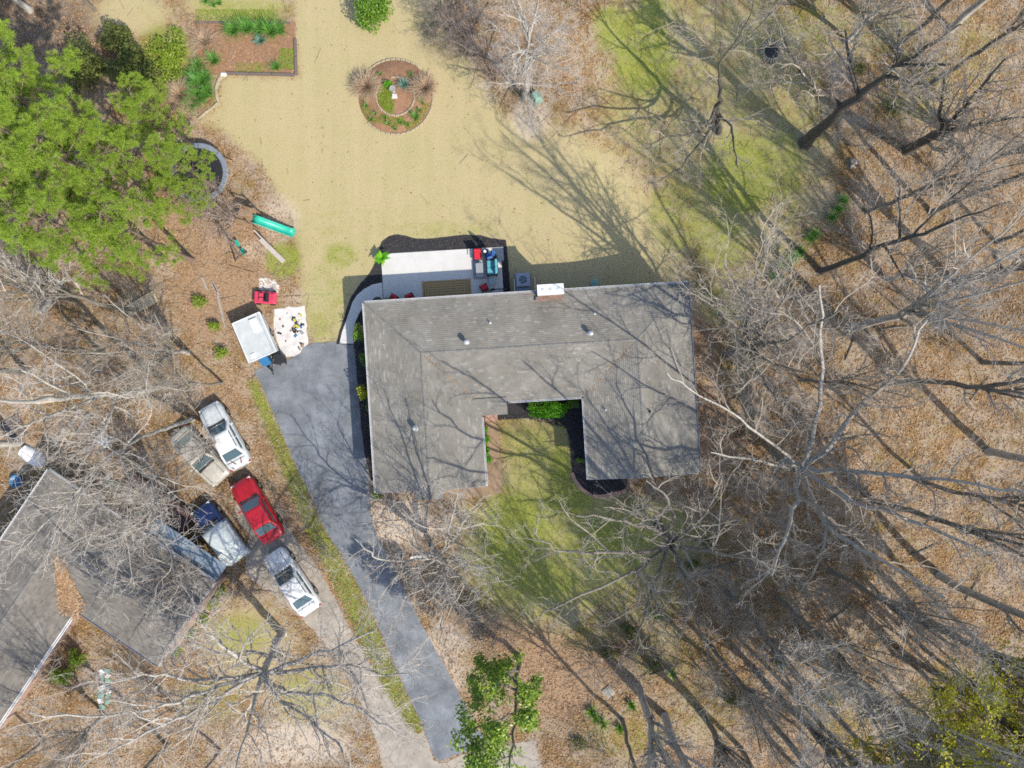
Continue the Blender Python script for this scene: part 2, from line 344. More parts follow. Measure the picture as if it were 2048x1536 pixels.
def zones(X, Y):
    lawn = np.where(X > 1, zone_poly(X, Y, LAWN, 3.0), zone_poly(X, Y, LAWN, 1.1))
    lawn = np.maximum(lawn, .50 * zone_poly(X, Y, NE_YARD, 3.0))
    lawn = np.maximum(lawn, .72 * zone_poly(X, Y, FRONT, 2.4))
    lawn = np.maximum(lawn, zone_blob(X, Y, [(470, 10, 130, 40, .9), (260, 30, 110, 60, .8), (500, 1290, 130, 130, .6), (620, 1400, 120, 110, .55), (1130, 1010, 160, 60, .7)]))
    green = zone_blob(X, Y, [(1290, 110, 90, 130, .8), (1230, 60, 60, 70, .75), (1480, 350, 110, 120, .75), (1560, 330, 80, 110, .6), (1360, 430, 90, 110, .55), (1440, 480, 90, 90, .6), (1310, 30, 60, 60, .7),
        (1600, 200, 70, 90, .4), (650, 600, 60, 110, .42), (680, 510, 45, 35, .6), (640, 650, 30, 50, .5), (650, 470, 120, 80, .25), (700, 450, 150, 80, .22), (565, 520, 45, 45, .95), (870, 460, 180, 25, .35), (330, 115, 70, 80, .9),
        (500, 20, 110, 30, .55), (430, 10, 60, 30, .5), (570, 110, 30, 45, .9), (480, 1270, 80, 60, .55), (620, 1380, 90, 60, .5), (420, 1400, 90, 60, .45), (1500, 250, 60, 60, .4), (1440, 610, 60, 60, .5), (1750, 60, 120, 90, .42), (1830, 190, 120, 90, .38), (1640, 60, 110, 90, .45), (1940, 120, 110, 120, .35), (1290, 1200, 110, 70, .45), (1180, 1260, 110, 60, .4), (1380, 1080, 90, 70, .4), (1330, 1300, 120, 90, .35), (1420, 1420, 120, 100, .3), (1700, 1430, 140, 110, .35), (1900, 1420, 150, 120, .4), (1250, 1480, 120, 60, .4), (1480, 690, 60, 90, .35), (950, 1180, 80, 60, .3)])
    green = np.maximum(green, .60 * zone_poly(X, Y, FRONT, 2.2)); green = np.maximum(green, .36 * zone_poly(X, Y, NE_YARD, 3.0))
    green = np.maximum(green, zone_blob(X, Y, [(1030, 1060, 95, 110, .95), (1130, 1000, 80, 60, .8), (1120, 930, 35, 60, .8), (1200, 1080, 90, 70, .75), (1090, 1160, 110, 60, .75)]))
    straw = zone_blob(X, Y, [(470, 520, 110, 150, .9), (420, 600, 100, 110, .8), (480, 640, 70, 80, .8), (380, 430, 80, 80, .7), (1110, 1350, 110, 110, .95), (1060, 1290, 110, 50, .6), (450, 780, 80, 60, .5), (1430, 860, 50, 120, .8), (1410, 680, 40, 90, .6)])
    sand = zone_blob(X, Y, [(800, 1040, 95, 75, .8), (900, 1040, 90, 40, .5), (590, 1490, 160, 60, .7), (560, 440, 60, 60, .55), (545, 505, 40, 40, .5), (505, 500, 40, 30, .5), (1060, 240, 50, 60, .6), (480, 740, 60, 40, .3), (1410, 270, 130, 90, .25), (400, 90, 30, 40, .4),
        (640, 590, 40, 60, .35), (590, 600, 40, 40, .4), (760, 1010, 30, 40, .6), (890, 1290, 60, 70, .55), (1630, 320, 60, 50, .4), (900, 1350, 40, 60, .5)])
    dark = zone_blob(X, Y, [(80, 60, 160, 110, .6), (900, 60, 90, 90, .5), (960, 1250, 120, 70, .5), (840, 1120, 90, 70, .35), (1250, 1300, 120, 120, .35), (1050, 130, 70, 90, .3)])  # first blob, top left, is tree shade put into the ground colour
    return lawn, green, straw, sand, dark
def axis(lo, hi, step, far):
    a = list(np.arange(lo, hi + 1e-6, step)); g = step; l, h = lo, hi; left, right = [], []
    while h < far:
        g *= 1.35; h += g; l -= g; right.append(h); left.append(l)
    return np.array(left[::-1] + a + right)
ax, ay = axis(-38.5, 38.5, .25, 420), axis(-29.5, 29.5, .25, 420)
GX, GY = np.meshgrid(ax, ay); GZ = gz(GX, GY)
# ground stays below slabs: a few millimetres of natural unevenness only
nr = np.random.default_rng(5)
vv = np.stack([GX.ravel(), GY.ravel(), GZ.ravel()], 1); nx, ny = len(ax), len(ay)
ii = (np.arange(ny - 1)[:, None] * nx + np.arange(nx - 1)[None, :]).ravel()
gm, nt, N, L, b = newmat('ground_mixed')
tc = N.new('ShaderNodeTexCoord'); OB = tc.outputs['Object']
def noise(scale, detail=6, rough=.6):
    n = N.new('ShaderNodeTexNoise'); n.inputs['Scale'].default_value = scale; n.inputs['Detail'].default_value = detail; n.inputs['Roughness'].default_value = rough
    L.new(OB, n.inputs['Vector']); return n.outputs[0]
def ramp(fac, stops):
    c = N.new('ShaderNodeValToRGB'); e = c.color_ramp.elements; e[0].position, e[0].color = stops[0][0], rgb(stops[0][1]); e[1].position, e[1].color = stops[-1][0], rgb(stops[-1][1])
    for p, q in stops[1:-1]: x = e.new(p); x.color = rgb(q)
    L.new(fac, c.inputs[0]); return c.outputs[0]
def mathn(op, a, bb, clamp=False):
    m = N.new('ShaderNodeMath'); m.operation = op; m.use_clamp = clamp
    for i, v in enumerate((a, bb)):
        if isinstance(v, (int, float)): m.inputs[i].default_value = v
        else: L.new(v, m.inputs[i])
    return m.outputs[0]
def mixc(f, a, bb, typ='MIX'):
    m = N.new('ShaderNodeMix'); m.data_type = 'RGBA'; m.blend_type = typ
    if isinstance(f, (int, float)): m.inputs[0].default_value = f
    else: L.new(f, m.inputs[0])
    for i, v in ((6, a), (7, bb)):
        if isinstance(v, tuple): m.inputs[i].default_value = rgb(v)
        else: L.new(v, m.inputs[i])
    return m.outputs[2]
def edge(mask, nz, w=.35, k=.9):
    """mask broken up by noise"""
    t = mathn('ADD', mask, mathn('MULTIPLY', mathn('SUBTRACT', nz, .5), k)); mr = N.new('ShaderNodeMapRange'); mr.interpolation_type = 'SMOOTHSTEP'
    mr.inputs[1].default_value = .5 - w; mr.inputs[2].default_value = .5 + w; L.new(t, mr.inputs[0]); return mr.outputs[0]
za = N.new('ShaderNodeAttribute'); za.attribute_name = 'zone_a'; sa = N.new('ShaderNodeSeparateColor'); L.new(za.outputs['Color'], sa.inputs[0])
zb = N.new('ShaderNodeAttribute'); zb.attribute_name = 'zone_b'; sb = N.new('ShaderNodeSeparateColor'); L.new(zb.outputs['Color'], sb.inputs[0])
nb, nm, nf, nff = noise(.35, 7), noise(1.6, 8, .7), noise(6, 10, .85), noise(30, 6, .85)
vor = N.new('ShaderNodeTexVoronoi'); vor.inputs['Scale'].default_value = 10; L.new(OB, vor.inputs['Vector'])
vs = N.new('ShaderNodeSeparateColor'); L.new(vor.outputs['Color'], vs.inputs[0])
litter = ramp(vs.outputs[0], [(0, (.15, .085, .045)), (.25, (.33, .195, .095)), (.5, (.42, .265, .13)), (.75, (.26, .158, .08)), (1, (.52, .375, .215))])
litter = mixc(mathn('MULTIPLY', nm, .9), litter, mixc(1, litter, (.62, .58, .55), 'MULTIPLY'))
litter = mixc(edge(nb, nf, .2, .3), litter, mixc(1, litter, (.86, .92, .80), 'MULTIPLY'))
litter = mixc(edge(noise(.16, 5), nm, .12, .35), litter, mixc(1, litter, (.76, .73, .68), 'MULTIPLY'))
litter = mixc(mathn('MULTIPLY', edge(noise(.5, 6, .7), nf, .08, .5), .8), litter, mixc(.6, litter, (.46, .40, .33)))
litter = mixc(mathn('MULTIPLY', edge(mathn('SUBTRACT', noise(.75, 6, .7), .13), nf, .08, .4), .6), litter, (.21, .20, .06))
dry = ramp(nf, [(.25, (.33, .265, .135)), (.45, (.44, .36, .20)), (.6, (.495, .405, .235)), (.8, (.545, .455, .28))])
dry = mixc(mathn('MULTIPLY', edge(noise(.22, 4), nm, .2, .3), .5), dry, (.37, .345, .145)); dry = mixc(mathn('MULTIPLY', nb, .45), dry, (.42, .355, .18)); stp = N.new('ShaderNodeMapping'); stp.inputs['Scale'].default_value = (1.3, .07, 1); L.new(OB, stp.inputs[0]); sn = N.new('ShaderNodeTexNoise'); sn.inputs['Scale'].default_value = 1.0; sn.inputs['Detail'].default_value = 5; L.new(stp.outputs[0], sn.inputs['Vector'])
dry = mixc(mathn('MULTIPLY', edge(sn.outputs[0], nm, .2, .3), .3), dry, (.54, .44, .265))
dry = mixc(mathn('MULTIPLY', edge(mathn('SUBTRACT', noise(.6, 5, .7), .06), nf, .1, .3), .55), dry, (.48, .385, .225))
dry = mixc(mathn('MULTIPLY', nff, .45), dry, mixc(1, dry, (.72, .70, .62), 'MULTIPLY'))
grn = ramp(nf, [(.3, (.13, .17, .018)), (.5, (.25, .285, .038)), (.7, (.41, .40, .11))])
grn = mixc(mathn('MULTIPLY', nff, .5), grn, mixc(1, grn, (.55, .6, .5), 'MULTIPLY'))
straw = ramp(nf, [(.3, (.23, .145, .09)), (.55, (.35, .235, .145)), (.75, (.46, .34, .225))])
sandc = ramp(nf, [(.3, (.40, .31, .22)), (.55, (.56, .47, .37)), (.75, (.64, .56, .46))])
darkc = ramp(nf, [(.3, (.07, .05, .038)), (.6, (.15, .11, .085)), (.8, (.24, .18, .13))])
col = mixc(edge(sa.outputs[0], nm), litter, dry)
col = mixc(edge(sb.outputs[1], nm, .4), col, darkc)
col = mixc(edge(sa.outputs[2], nm), col, straw)
col = mixc(edge(sb.outputs[0], nm), col, sandc)
col = mixc(mathn('MULTIPLY', edge(sa.outputs[1], nm, .4, 1.1), .85), col, grn)
spk = ramp(noise(3.2, 3, .9), [(.0, (1, 1, 1)), (.66, (1, 1, 1)), (.72, (.62, .66, .5)), (1, (.55, .6, .45))])
col = mixc(1, col, spk, 'MULTIPLY')
L.new(col, b.inputs['Base Color']); b.inputs['Roughness'].default_value = .95; b.inputs['Specular IOR Level'].default_value = .15
bp = N.new('ShaderNodeBump'); bp.inputs['Strength'].default_value = .55; bp.inputs['Distance'].default_value = .035
L.new(mathn('ADD', mathn('MULTIPLY', nf, .4), mathn('ADD', nff, mathn('MULTIPLY', vor.outputs['Distance'], .5))), bp.inputs['Height']); L.new(bp.outputs[0], b.inputs['Normal'])
ground = npmesh('ground', vv, np.stack([ii, ii + 1, ii + nx + 1, ii + nx], 1), gm, smooth=True); kind(ground, 'structure')
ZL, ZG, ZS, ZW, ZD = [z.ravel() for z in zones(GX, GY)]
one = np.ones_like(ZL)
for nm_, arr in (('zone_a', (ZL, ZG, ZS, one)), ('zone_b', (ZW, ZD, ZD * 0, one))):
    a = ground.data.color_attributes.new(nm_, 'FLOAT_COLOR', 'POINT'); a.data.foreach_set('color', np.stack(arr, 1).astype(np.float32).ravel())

def sheet(name, px, z0, z1, mat, k='structure', jagged=0, smooth=0, world=False):
    pts = [tuple(p[:2]) for p in px] if world else [tuple(P(a, b_, z1)[:2]) for a, b_ in px]
    if smooth: pts = smoothpoly(pts, smooth)
    if jagged: pts = jag(pts, .3, jagged)
    o = MB().prism(pts, z0, z1).build(name, mat); kind(o, k); return o
DRIVE = [(508, 742), (530, 732), (555, 724), (585, 716), (600, 706), (606, 694), (625, 687), (655, 684), (690, 685), (709, 686), (713, 720), (717, 780), (722, 850), (728, 905), (739, 960), (741, 1020), (747, 1052), (770, 1100),
         (800, 1160), (850, 1262), (890, 1332), (930, 1410), (955, 1458), (985, 1492), (940, 1500), (905, 1512), (878, 1523), (868, 1512), (858, 1490), (846, 1455), (820, 1400), (780, 1310), (740, 1215), (700, 1140), (650, 1060), (620, 990), (590, 930), (565, 870), (540, 810), (520, 765)]
sheet('driveway', DRIVE, -.1, .030, 'asphalt', jagged=.03)
NDRIVE = [(470, 1010), (520, 985), (560, 1030), (590, 1075), (640, 1140), (672, 1200), (712, 1280), (762, 1362), (815, 1445), (835, 1468), (848, 1462), (866, 1518), (880, 1528), (930, 1508), (985, 1496), (1070, 1480), (1090, 1560), (770, 1560), (755, 1490), (720, 1400), (685, 1330), (635, 1270), (600, 1235), (545, 1190), (492, 1150), (488, 1100), (500, 1075), (480, 1050)]
sheet('concrete_drive', NDRIVE, -.1, .018, 'concrete_old', jagged=.07)
PATIO = [(762, 508), (1001, 494), (1008, 600), (768, 612)]
sheet('patio', PATIO, -.1, .11, 'concrete')
WALK = [(764, 565), (745, 569), (728, 578), (714, 590), (705, 604), (699, 622), (691, 645), (684, 664), (679, 687), (707, 687), (707, 664), (710, 645), (718, 627), (728, 612), (745, 602), (766, 598)]
sheet('walkway', WALK, -.1, .105, 'concrete')
MULCH = [(672, 688), (679, 664), (686, 642), (694, 615), (703, 592), (722, 566), (741, 545), (752, 522), (757, 500), (765, 483), (778, 473), (795, 469), (812, 472), (832, 478), (860, 478), (895, 474), (930, 470), (962, 471), (985, 477), (1012, 480), (1016, 520), (1022, 600), (1000, 640), (720, 650), (705, 690)]
sheet('mulch_bed', MULCH, -.1, .045, 'mulch', jagged=.02)
sheet('side_bed', [(707, 687), (750, 640), (775, 960), (742, 962), (729, 905), (722, 850), (717, 780), (712, 720)], -.1, .05, 'mulch')
sheet('courtyard_bed', [(996, 800), (1185, 780), (1196, 940), (1252, 945), (1254, 972), (1246, 980), (1225, 986), (1195, 991), (1172, 985), (1155, 968), (1145, 948), (1142, 925), (1141, 880), (1133, 858), (1118, 842), (1092, 836), (1050, 837), (996, 840)], -.1, .04, 'mulch', jagged=.02)
sheet('front_walk', [(968, 815), (994, 815), (1004, 986), (900, 1001), (820, 1004), (742, 992), (742, 975), (820, 960), (966, 950)], -.1, .06, 'walk')
sheet('entry_step', [(969, 818), (994, 816), (995, 841), (970, 842)], .0, .13, 'brick_pale')
SANDP = [(548, 618), (578, 614), (609, 611), (613, 650), (617, 688), (606, 700), (592, 712), (566, 716), (556, 690), (549, 660)]
sheet('sand_pad', [(548, 618), (578, 614), (609, 611), (613, 650), (617, 688), (606, 700), (592, 712), (566, 716), (556, 690), (549, 660)], -.1, .022, 'sand', jagged=.06)
sheet('play_sand', [(518, 558), (530, 555), (548, 560), (558, 572), (556, 585), (538, 592), (518, 590)], -.1, .016, 'sand', jagged=.05)

# ------------------------------------------------------------------ houses
def shingles(mb, E0, A, B, poly, z0, rise, run, expo=.132, tabw=.33, th=.019):
    """overlapping tabs laid course by course on one roof plane; poly is convex in (along eave, up slope)"""
    bs = [p[1] for p in poly]; bmin, bmax = min(bs), max(bs); n = len(poly); j = 0; pitch = rise / run
    while bmin + j * expo < bmax - .02:
        b0 = bmin + j * expo; b1 = min(b0 + expo * 1.12, bmax); bm = min(b0 + expo * .5, bmax - .01); xs = []
        for i in range(n):
            (a1, y1), (a2, y2) = poly[i], poly[(i + 1) % n]
            if (y1 - bm) * (y2 - bm) < 0: xs.append(a1 + (a2 - a1) * (bm - y1) / (y2 - y1))
        if len(xs) >= 2:
            a, end = min(xs), max(xs); first = True
            while a < end - .01:
                w = tabw * U(.65, 1.3) * (U(.3, 1) if first else 1); first = False; a2 = min(a + w, end); t = th * U(.8, 1.25); q = []
                for aa, bb, dz in ((a, b0, 0), (a2, b0, 0), (a, b0, t), (a2, b0, t), (a, b1, .004), (a2, b1, .004)):
                    x = E0[0] + A[0] * aa + B[0] * bb; y = E0[1] + A[1] * aa + B[1] * bb; q.append((x, -y, z0 + pitch * bb + dz))
                mb.add(q, [(0, 1, 3, 2), (2, 3, 5, 4)]); a = a2
        j += 1
def plane(mb, E0, A, B, poly, z0, rise, run, dz):
    q = [(E0[0] + A[0] * a + B[0] * b_, -(E0[1] + A[1] * a + B[1] * b_), z0 + rise / run * b_ + dz) for a, b_ in poly]; mb.add(q, [tuple(range(len(q)))])
def caps(mb, p0, p1, w=.15):
    """ridge or hip cap shingles"""
    p0, p1 = Vector(p0), Vector(p1); d = (p1 - p0); n = max(2, int(d.length / .2)); s = Vector((-d.y, d.x, 0)).normalized() * w
    for i in range(n):
        a = p0 + d * (i / n); c = p0 + d * ((i + 1.1) / n); t = Vector((0, 0, .035)); lo = Vector((0, 0, -w * .30))
        mb.add([a + t, a + s + lo + t * .6, a - s + lo + t * .6, c + t * .7, c + s + lo + t * .3, c - s + lo + t * .3], [(0, 3, 4, 1), (0, 2, 5, 3), (0, 1, 2)])
EZ, RISE = 2.7, .64
HW = P(728, 606, EZ); HA = math.radians(3.6)
house = thing('house', 'low brick house with grey shingle hip roof in a U round a courtyard', 'house', (HW.x, HW.y, 0), HA)
def HL(px, py, z):
    """photo pixel at height z -> house coordinates (u along the back, v towards the front)"""
    p = P(px, py, z); dx, dy = p.x - HW.x, p.y - HW.y
    return dx * math.cos(HA) + dy * math.sin(HA), dx * math.sin(HA) - dy * math.cos(HA)
TU, FV, WW, EW, DD, RW, RE, RV = 21.9, 12.85, 7.45, 14.4, 7.25, 3.7, 18.15, 3.63
SL = [((0, 0), (1, 0), (0, 1), [(0, 0), (TU, 0), (RE, RV), (RW, RV)], RV),
      ((0, 0), (0, 1), (1, 0), [(0, 0), (FV, 0), (FV, RW), (RV, RW)], RW),
      ((TU, 0), (0, 1), (-1, 0), [(0, 0), (FV, 0), (FV, TU - RE), (RV, TU - RE)], TU - RE),
      ((0, DD), (1, 0), (0, -1), [(WW, 0), (EW, 0), (RE, DD - RV), (RW, DD - RV)], DD - RV),
      ((WW, 0), (0, 1), (-1, 0), [(DD, 0), (FV, 0), (FV, WW - RW), (RV, WW - RW)], WW - RW),
      ((EW, 0), (0, 1), (1, 0), [(DD, 0), (FV, 0), (FV, RE - EW), (RV, RE - EW)], RE - EW)]
sm, dm = MB(), MB()
for e0, A, B, poly, run in SL:
    shingles(sm, e0, A, B, poly, EZ, RISE, run); plane(dm, e0, A, B, poly, EZ, RISE, run, -.012)
# peaked prow over the garage gable, entry roof
for e0, A, B, run in (((0, 0), (0, 1), (1, 0), RW), ((WW, 0), (0, 1), (-1, 0), WW - RW)):
    poly = [(FV, run - 1.0), (FV + .6, run - 1.0), (FV + .6, run), (FV, run)]
    shingles(sm, e0, A, B, poly, EZ, RISE, run); plane(dm, e0, A, B, poly, EZ, RISE, run, -.012)
ent = [(6.9, -.86), (9.22, -.86), (9.22, .30), (6.9, .30)]
shingles(sm, (0, DD), (1, 0), (0, -1), ent, EZ + .10, .12, 1.0); plane(dm, (0, DD), (1, 0), (0, -1), ent, EZ + .10, .12, 1.0, -.012)
for a in ((0, FV), (EW, FV)):
    r = RW if a[0] == 0 else RE; w2 = WW if a[0] == 0 else TU
    dm.add([(a[0] + .05, -(FV - .02), EZ - .03), (w2 - .05, -(FV - .02), EZ - .03), (r, -(FV - .02), EZ + RISE - .02)], [(0, 1, 2)])
EAVE = [(0, 0), (TU, 0), (TU, FV), (EW, FV), (EW, DD), (WW, DD), (WW, FV), (0, FV)]
dm.add([(u, -v, EZ - .035) for u, v in EAVE], [tuple(range(8))])
dm.prism([(6.9, -(DD - .2)), (9.22, -(DD - .2)), (9.22, -(DD + .86)), (6.9, -(DD + .86))], EZ - .17, EZ - .04)
rf = kind(sm.build('roof', 'shingle', house), 'stuff'); rf['label'] = 'weathered grey shingles with scattered pale tabs'
dm.build('roof_deck', 'ridge', rf)
cm = MB(); zr = EZ + RISE + .0
for p0, p1 in (((RW, -RV, zr), (RE, -RV, zr)), ((RW, -RV, zr), (RW, -(FV + .6), zr)), ((RE, -RV, zr), (RE, -FV, zr)), ((0, 0, EZ), (RW, -RV, zr)), ((TU, 0, EZ), (RE, -RV, zr))): caps(cm, p0, p1)
cm.build('ridge_cap', 'ridge', rf)
def gutter(p0, p1, parent, z=EZ, w=.11, mat='white'):
    p0, p1 = Vector((p0[0], -p0[1], 0)), Vector((p1[0], -p1[1], 0)); d = p1 - p0; c = (p0 + p1) / 2; a = math.atan2(d.y, d.x)
    g = MB()
    g.box((c.x, c.y, z - .05), (d.length, .015, .12), a); n = Vector((-d.y, d.x, 0)).normalized() * (w - .015)
    g.box((c.x + n.x, c.y + n.y, z - .05), (d.length, .018, .13), a); g.box((c.x + n.x / 2, c.y + n.y / 2, z - .105), (d.length, w - .02, .012), a)
    return g.build('gutter', mat, parent)
gutter((TU, -.02), (0, -.02), house) if False else gutter((0, -.02), (TU, -.02), house)
gutter((-.02, FV), (-.02, 0), house); gutter((TU + .02, 0), (TU + .02, FV), house, mat='grey_metal')
gutter((9.3, DD + .02), (EW - .1, DD + .02), house) if False else gutter((EW - .12, DD + .02), (9.3, DD + .02), house)
gutter((WW + .02, 8.2), (WW + .02, FV), house) ; gutter((EW - .02, FV), (EW - .02, DD + .1), house)
for a0, a1 in ((0, WW), (EW, TU)):
    r = RW if a0 == 0 else RE
    for s0, s1 in ((a0, r), (r, a1)):
        z0, z1 = (EZ, zr) if s0 == a0 else (zr, EZ)
        MB().add([(s0, -(FV + .005), z0 - .12), (s1, -(FV + .005), z1 - .12), (s1, -(FV + .005), z1 + .015), (s0, -(FV + .005), z0 + .015), (s0, -(FV + .03), z0 - .12), (s1, -(FV + .03), z1 - .12), (s1, -(FV + .03), z1 + .015), (s0, -(FV + .03), z0 + .015)],
               [(4, 5, 6, 7), (3, 2, 6, 7), (0, 1, 5, 4), (0, 3, 7, 4), (1, 2, 6, 5)]).build('rake_board', 'grey_metal', house)
OUT = [(.5, .5), (TU - .5, .5), (TU - .5, FV - .45), (EW + .5, FV - .45), (EW + .5, DD - .5), (WW - .5, DD - .5), (WW - .5, FV - .45), (.5, FV - .45)]
MB().prism([(u, -v) for u, v in OUT], -1.4, EZ - .06).build('wall', 'brick', house)
def opening(u, v, w, h, sill, ax_, out, nm='window'):
    """window or door set in a wall face; ax_ 'u' runs along u; out is the outward sign"""
    d = (w, .09) if ax_ == 'u' else (.09, w); f = MB(); zc = sill + h / 2
    if ax_ == 'u':
        for s in (-1, 1): f.box((u + s * (w / 2), -v, zc), (.07, .1, h + .07))
        for s in (-1, 1): f.box((u, -v, zc + s * h / 2), (w - .075, .1, .07))
        pc, pd = (u, -v, zc), (w - .07, .05, h - .07)
    else:
        for s in (-1, 1): f.box((u, -v + s * (w / 2), zc), (.1, .07, h + .07))
        for s in (-1, 1): f.box((u, -v, zc + s * h / 2), (.1, w - .075, .07))
        pc, pd = (u, -v, zc), (.05, w - .07, h - .07)
    o = f.build(nm, 'white', house); MB().box(pc, pd).build('pane' if nm == 'window' else 'door_leaf', 'pane' if nm == 'window' else 'wood', o)
for u in (2.2, 14.5, 17.0, 19.6): opening(u, .5, 1.3, 1.2, .9, 'u', -1)
opening(5.4, .5, 1.8, 2.05, .14, 'u', -1, 'window'); opening(8.2, .5, .95, 2.05, .14, 'u', -1, 'door')
for v in (3.2, 6.0): opening(.5, v, 1.2, 1.2, .9, 'v', -1)
for v in (3.4, 6.2, 9.4): opening(TU - .5, v, 1.2, 1.2, .9, 'v', 1)
for v in (8.6, 10.6): opening(EW + .5, v, 1.2, 1.2, .9, 'v', -1)
opening(11.3, DD - .5, 1.6, 1.3, .8, 'u', 1); opening(7.9, DD - .5, .95, 2.05, .14, 'u', 1, 'door')
opening(17.9, FV - .45, 1.6, 1.3, .8, 'u', 1); opening(3.7, FV - .45, 4.8, 2.1, .05, 'u', 1, 'garage_door')
def zroof(u, v):
    c = []
    if v < DD: c.append(min(v, DD - v, u, TU - u))
    if u < WW: c.append(min(u, WW - u, v))
    if u > EW: c.append(min(u - EW, TU - u, v))
    return EZ + RISE / 3.66 * max(c + [0])
def vent(px, py, h=.55, r=.14):
    z = 3.5
    for _ in range(4): u, v = HL(px, py, z + h); z = zroof(u, v)
    o = MB().lathe([(r * 1.6, -.05), (r * 1.5, .03), (r * .8, .05), (r * .8, h - .14)], 16).build('vent_pipe', 'galv', house, (u, -v, z), smooth=False)
    MB().lathe([(r * 1.25, h - .16), (r * 1.3, h - .13), (r * 1.2, h - .02), (r * .5, h + .04), (.01, h + .05)], 20).build('vent_cap', 'galv', o, smooth=True)
for q in ((932, 684), (1182, 666), (829, 857)): vent(*q)
for q in ((1190, 626), (1212, 820), (1301, 823), (980, 645)):
    z = 3.5
    for _ in range(4): u, v = HL(q[0], q[1], z + .25); z = zroof(u, v)
    MB().lathe([(.1, -.04), (.09, .03), (.045, .06), (.045, .3)], 12).build('vent_pipe', 'galv' if q[0] != 1301 else 'dark', house, (u, -v, z))
cu, cv = HL(1101, 579, 4.2)
ch = MB().box((cu, -cv, 1.6), (1.62, .56, 5.1)).build('chimney', 'brick_dull', house)
cp = MB().box((cu, -cv, 4.2), (1.74, .7, .1)).build('chimney_cap', 'white', ch)
for d in (-.5, 0, .5): MB().lathe([(.13, 4.24), (.13, 4.27), (.08, 4.28)], 10, (cu + d, -cv, 0)).build('flue', 'white_metal', ch)
MB().box((cu, -cv - .42, 2.93), (1.9, .3, .06), tilt=('X', -.32)).build('flashing', 'brick_dull', ch)
ds = MB(); q0 = Vector((EW - .05, -(FV - .05), EZ - .1))
ds.tube([q0, (EW + .25, -(FV - .3), EZ - .45), (EW + .42, -(FV - .4), EZ - .6), (EW + .42, -(FV - .4), .15), (EW + .3, -(FV + .2), .1), (EW + .45, -(FV + 1.5), .09)], .05, 8)
ds.build('downspout', 'dark', house)

NEW, N1 = 2.75, Vector((.8286, -.56, 0))
NW_ = P(97, 940, NEW); NA = math.atan2(N1.y, N1.x)
nh = thing('neighbour_house', 'brick house with faded grey shingle roof behind bare twigs and leaf-filled valley', 'house', (NW_.x, NW_.y, 0), NA)
S1, T1, D2 = 13.5, 18.5, 6.8; NR = .72; h2 = D2 / 2
NSL = [((0, 0), (1, 0), (0, 1), [(0, 0), (S1, 0), (S1, h2), (h2, h2)]), ((0, 0), (0, 1), (1, 0), [(0, 0), (T1, 0), (T1, h2), (h2, h2)]),
       ((0, D2), (1, 0), (0, -1), [(D2, 0), (S1, 0), (S1, h2), (h2, h2)]), ((D2, 0), (0, 1), (-1, 0), [(D2, 0), (T1, 0), (T1, h2), (h2, h2)])]
sm, dm, cm = MB(), MB(), MB()
for e0, A, B, poly in NSL: shingles(sm, e0, A, B, poly, NEW, NR, h2, th=.02); plane(dm, e0, A, B, poly, NEW, NR, h2, -.012)
dm.add([(u, -v, NEW - .035) for u, v in ((0, 0), (S1, 0), (S1, D2), (D2, D2), (D2, T1), (0, T1))], [tuple(range(6))])
for p0, p1 in (((h2, -h2, NEW + NR), (S1, -h2, NEW + NR)), ((h2, -h2, NEW + NR), (h2, -T1, NEW + NR)), ((0, 0, NEW), (h2, -h2, NEW + NR))): caps(cm, p0, p1)
nrf = kind(sm.build('roof', 'shingle_old', nh), 'stuff'); dm.build('roof_deck', 'shingle_old', nrf); cm.build('ridge_cap', 'ridge', nrf)
nw = MB().prism([(u, -v) for u, v in ((.5, .5), (S1 - .05, .5), (S1 - .05, D2 - .5), (D2 - .4, D2 - .5), (D2 - .4, T1 - .3), (.5, T1 - .3))], -.3, NEW - .06)
nw.prism([(S1 - .35, -.3), (S1 + .0, -.3), (S1 + .0, -D2 + .3), (S1 - .35, -D2 + .3)], -.3, NEW - .05)
nw.add([(S1 + .02, -.1, NEW - .06), (S1 + .02, -D2 + .1, NEW - .06), (S1 + .02, -h2, NEW + NR - .03), (S1 - .1, -.1, NEW - .06), (S1 - .1, -D2 + .1, NEW - .06), (S1 - .1, -h2, NEW + NR - .03)], [(0, 1, 2), (3, 5, 4), (0, 2, 5, 3), (1, 4, 5, 2)])
nw.build('wall', 'brick_dull', nh)
gutter((0, -.02), (S1, -.02), nh, NEW); gutter((-.02, T1), (-.02, 0), nh, NEW); gutter((D2 + .02, D2 + .1), (D2 + .02, T1), nh, NEW, .16); gutter((S1, D2 + .02), (D2 + .3, D2 + .02), nh, NEW, mat='grey_metal')
for s0, s1, z0, z1 in ((-.02, h2, NEW, NEW + NR), (h2, D2 + .02, NEW + NR, NEW)):
    MB().add([(S1 + x, -s, z + dz) for x in (.0, .16) for s, z in ((s0, z0), (s1, z1)) for dz in (-.1, .03)], [(0, 1, 3, 2), (4, 6, 7, 5), (1, 5, 7, 3), (0, 2, 6, 4), (0, 4, 5, 1), (2, 3, 7, 6)]).build('rake_board', 'wood_grey', nh)
vl = []                                                            # leaves drifted into the roof valley
for i in range(2600):
    t = U(0, 1); c = D2 - .1 - t * 2.6; sp = (.95 - .75 * t); a, b_ = c + U(-sp, sp) * .8, c + U(-sp, sp) * .8 + .15
    a, b_ = max(.2, a), max(.2, b_)
    dd = max(min(a, D2 - a) if a < D2 else 0, min(b_, D2 - b_) if b_ < D2 else 0); vl.append((a, -b_, NEW + NR / h2 * dd + U(.03, .08)))
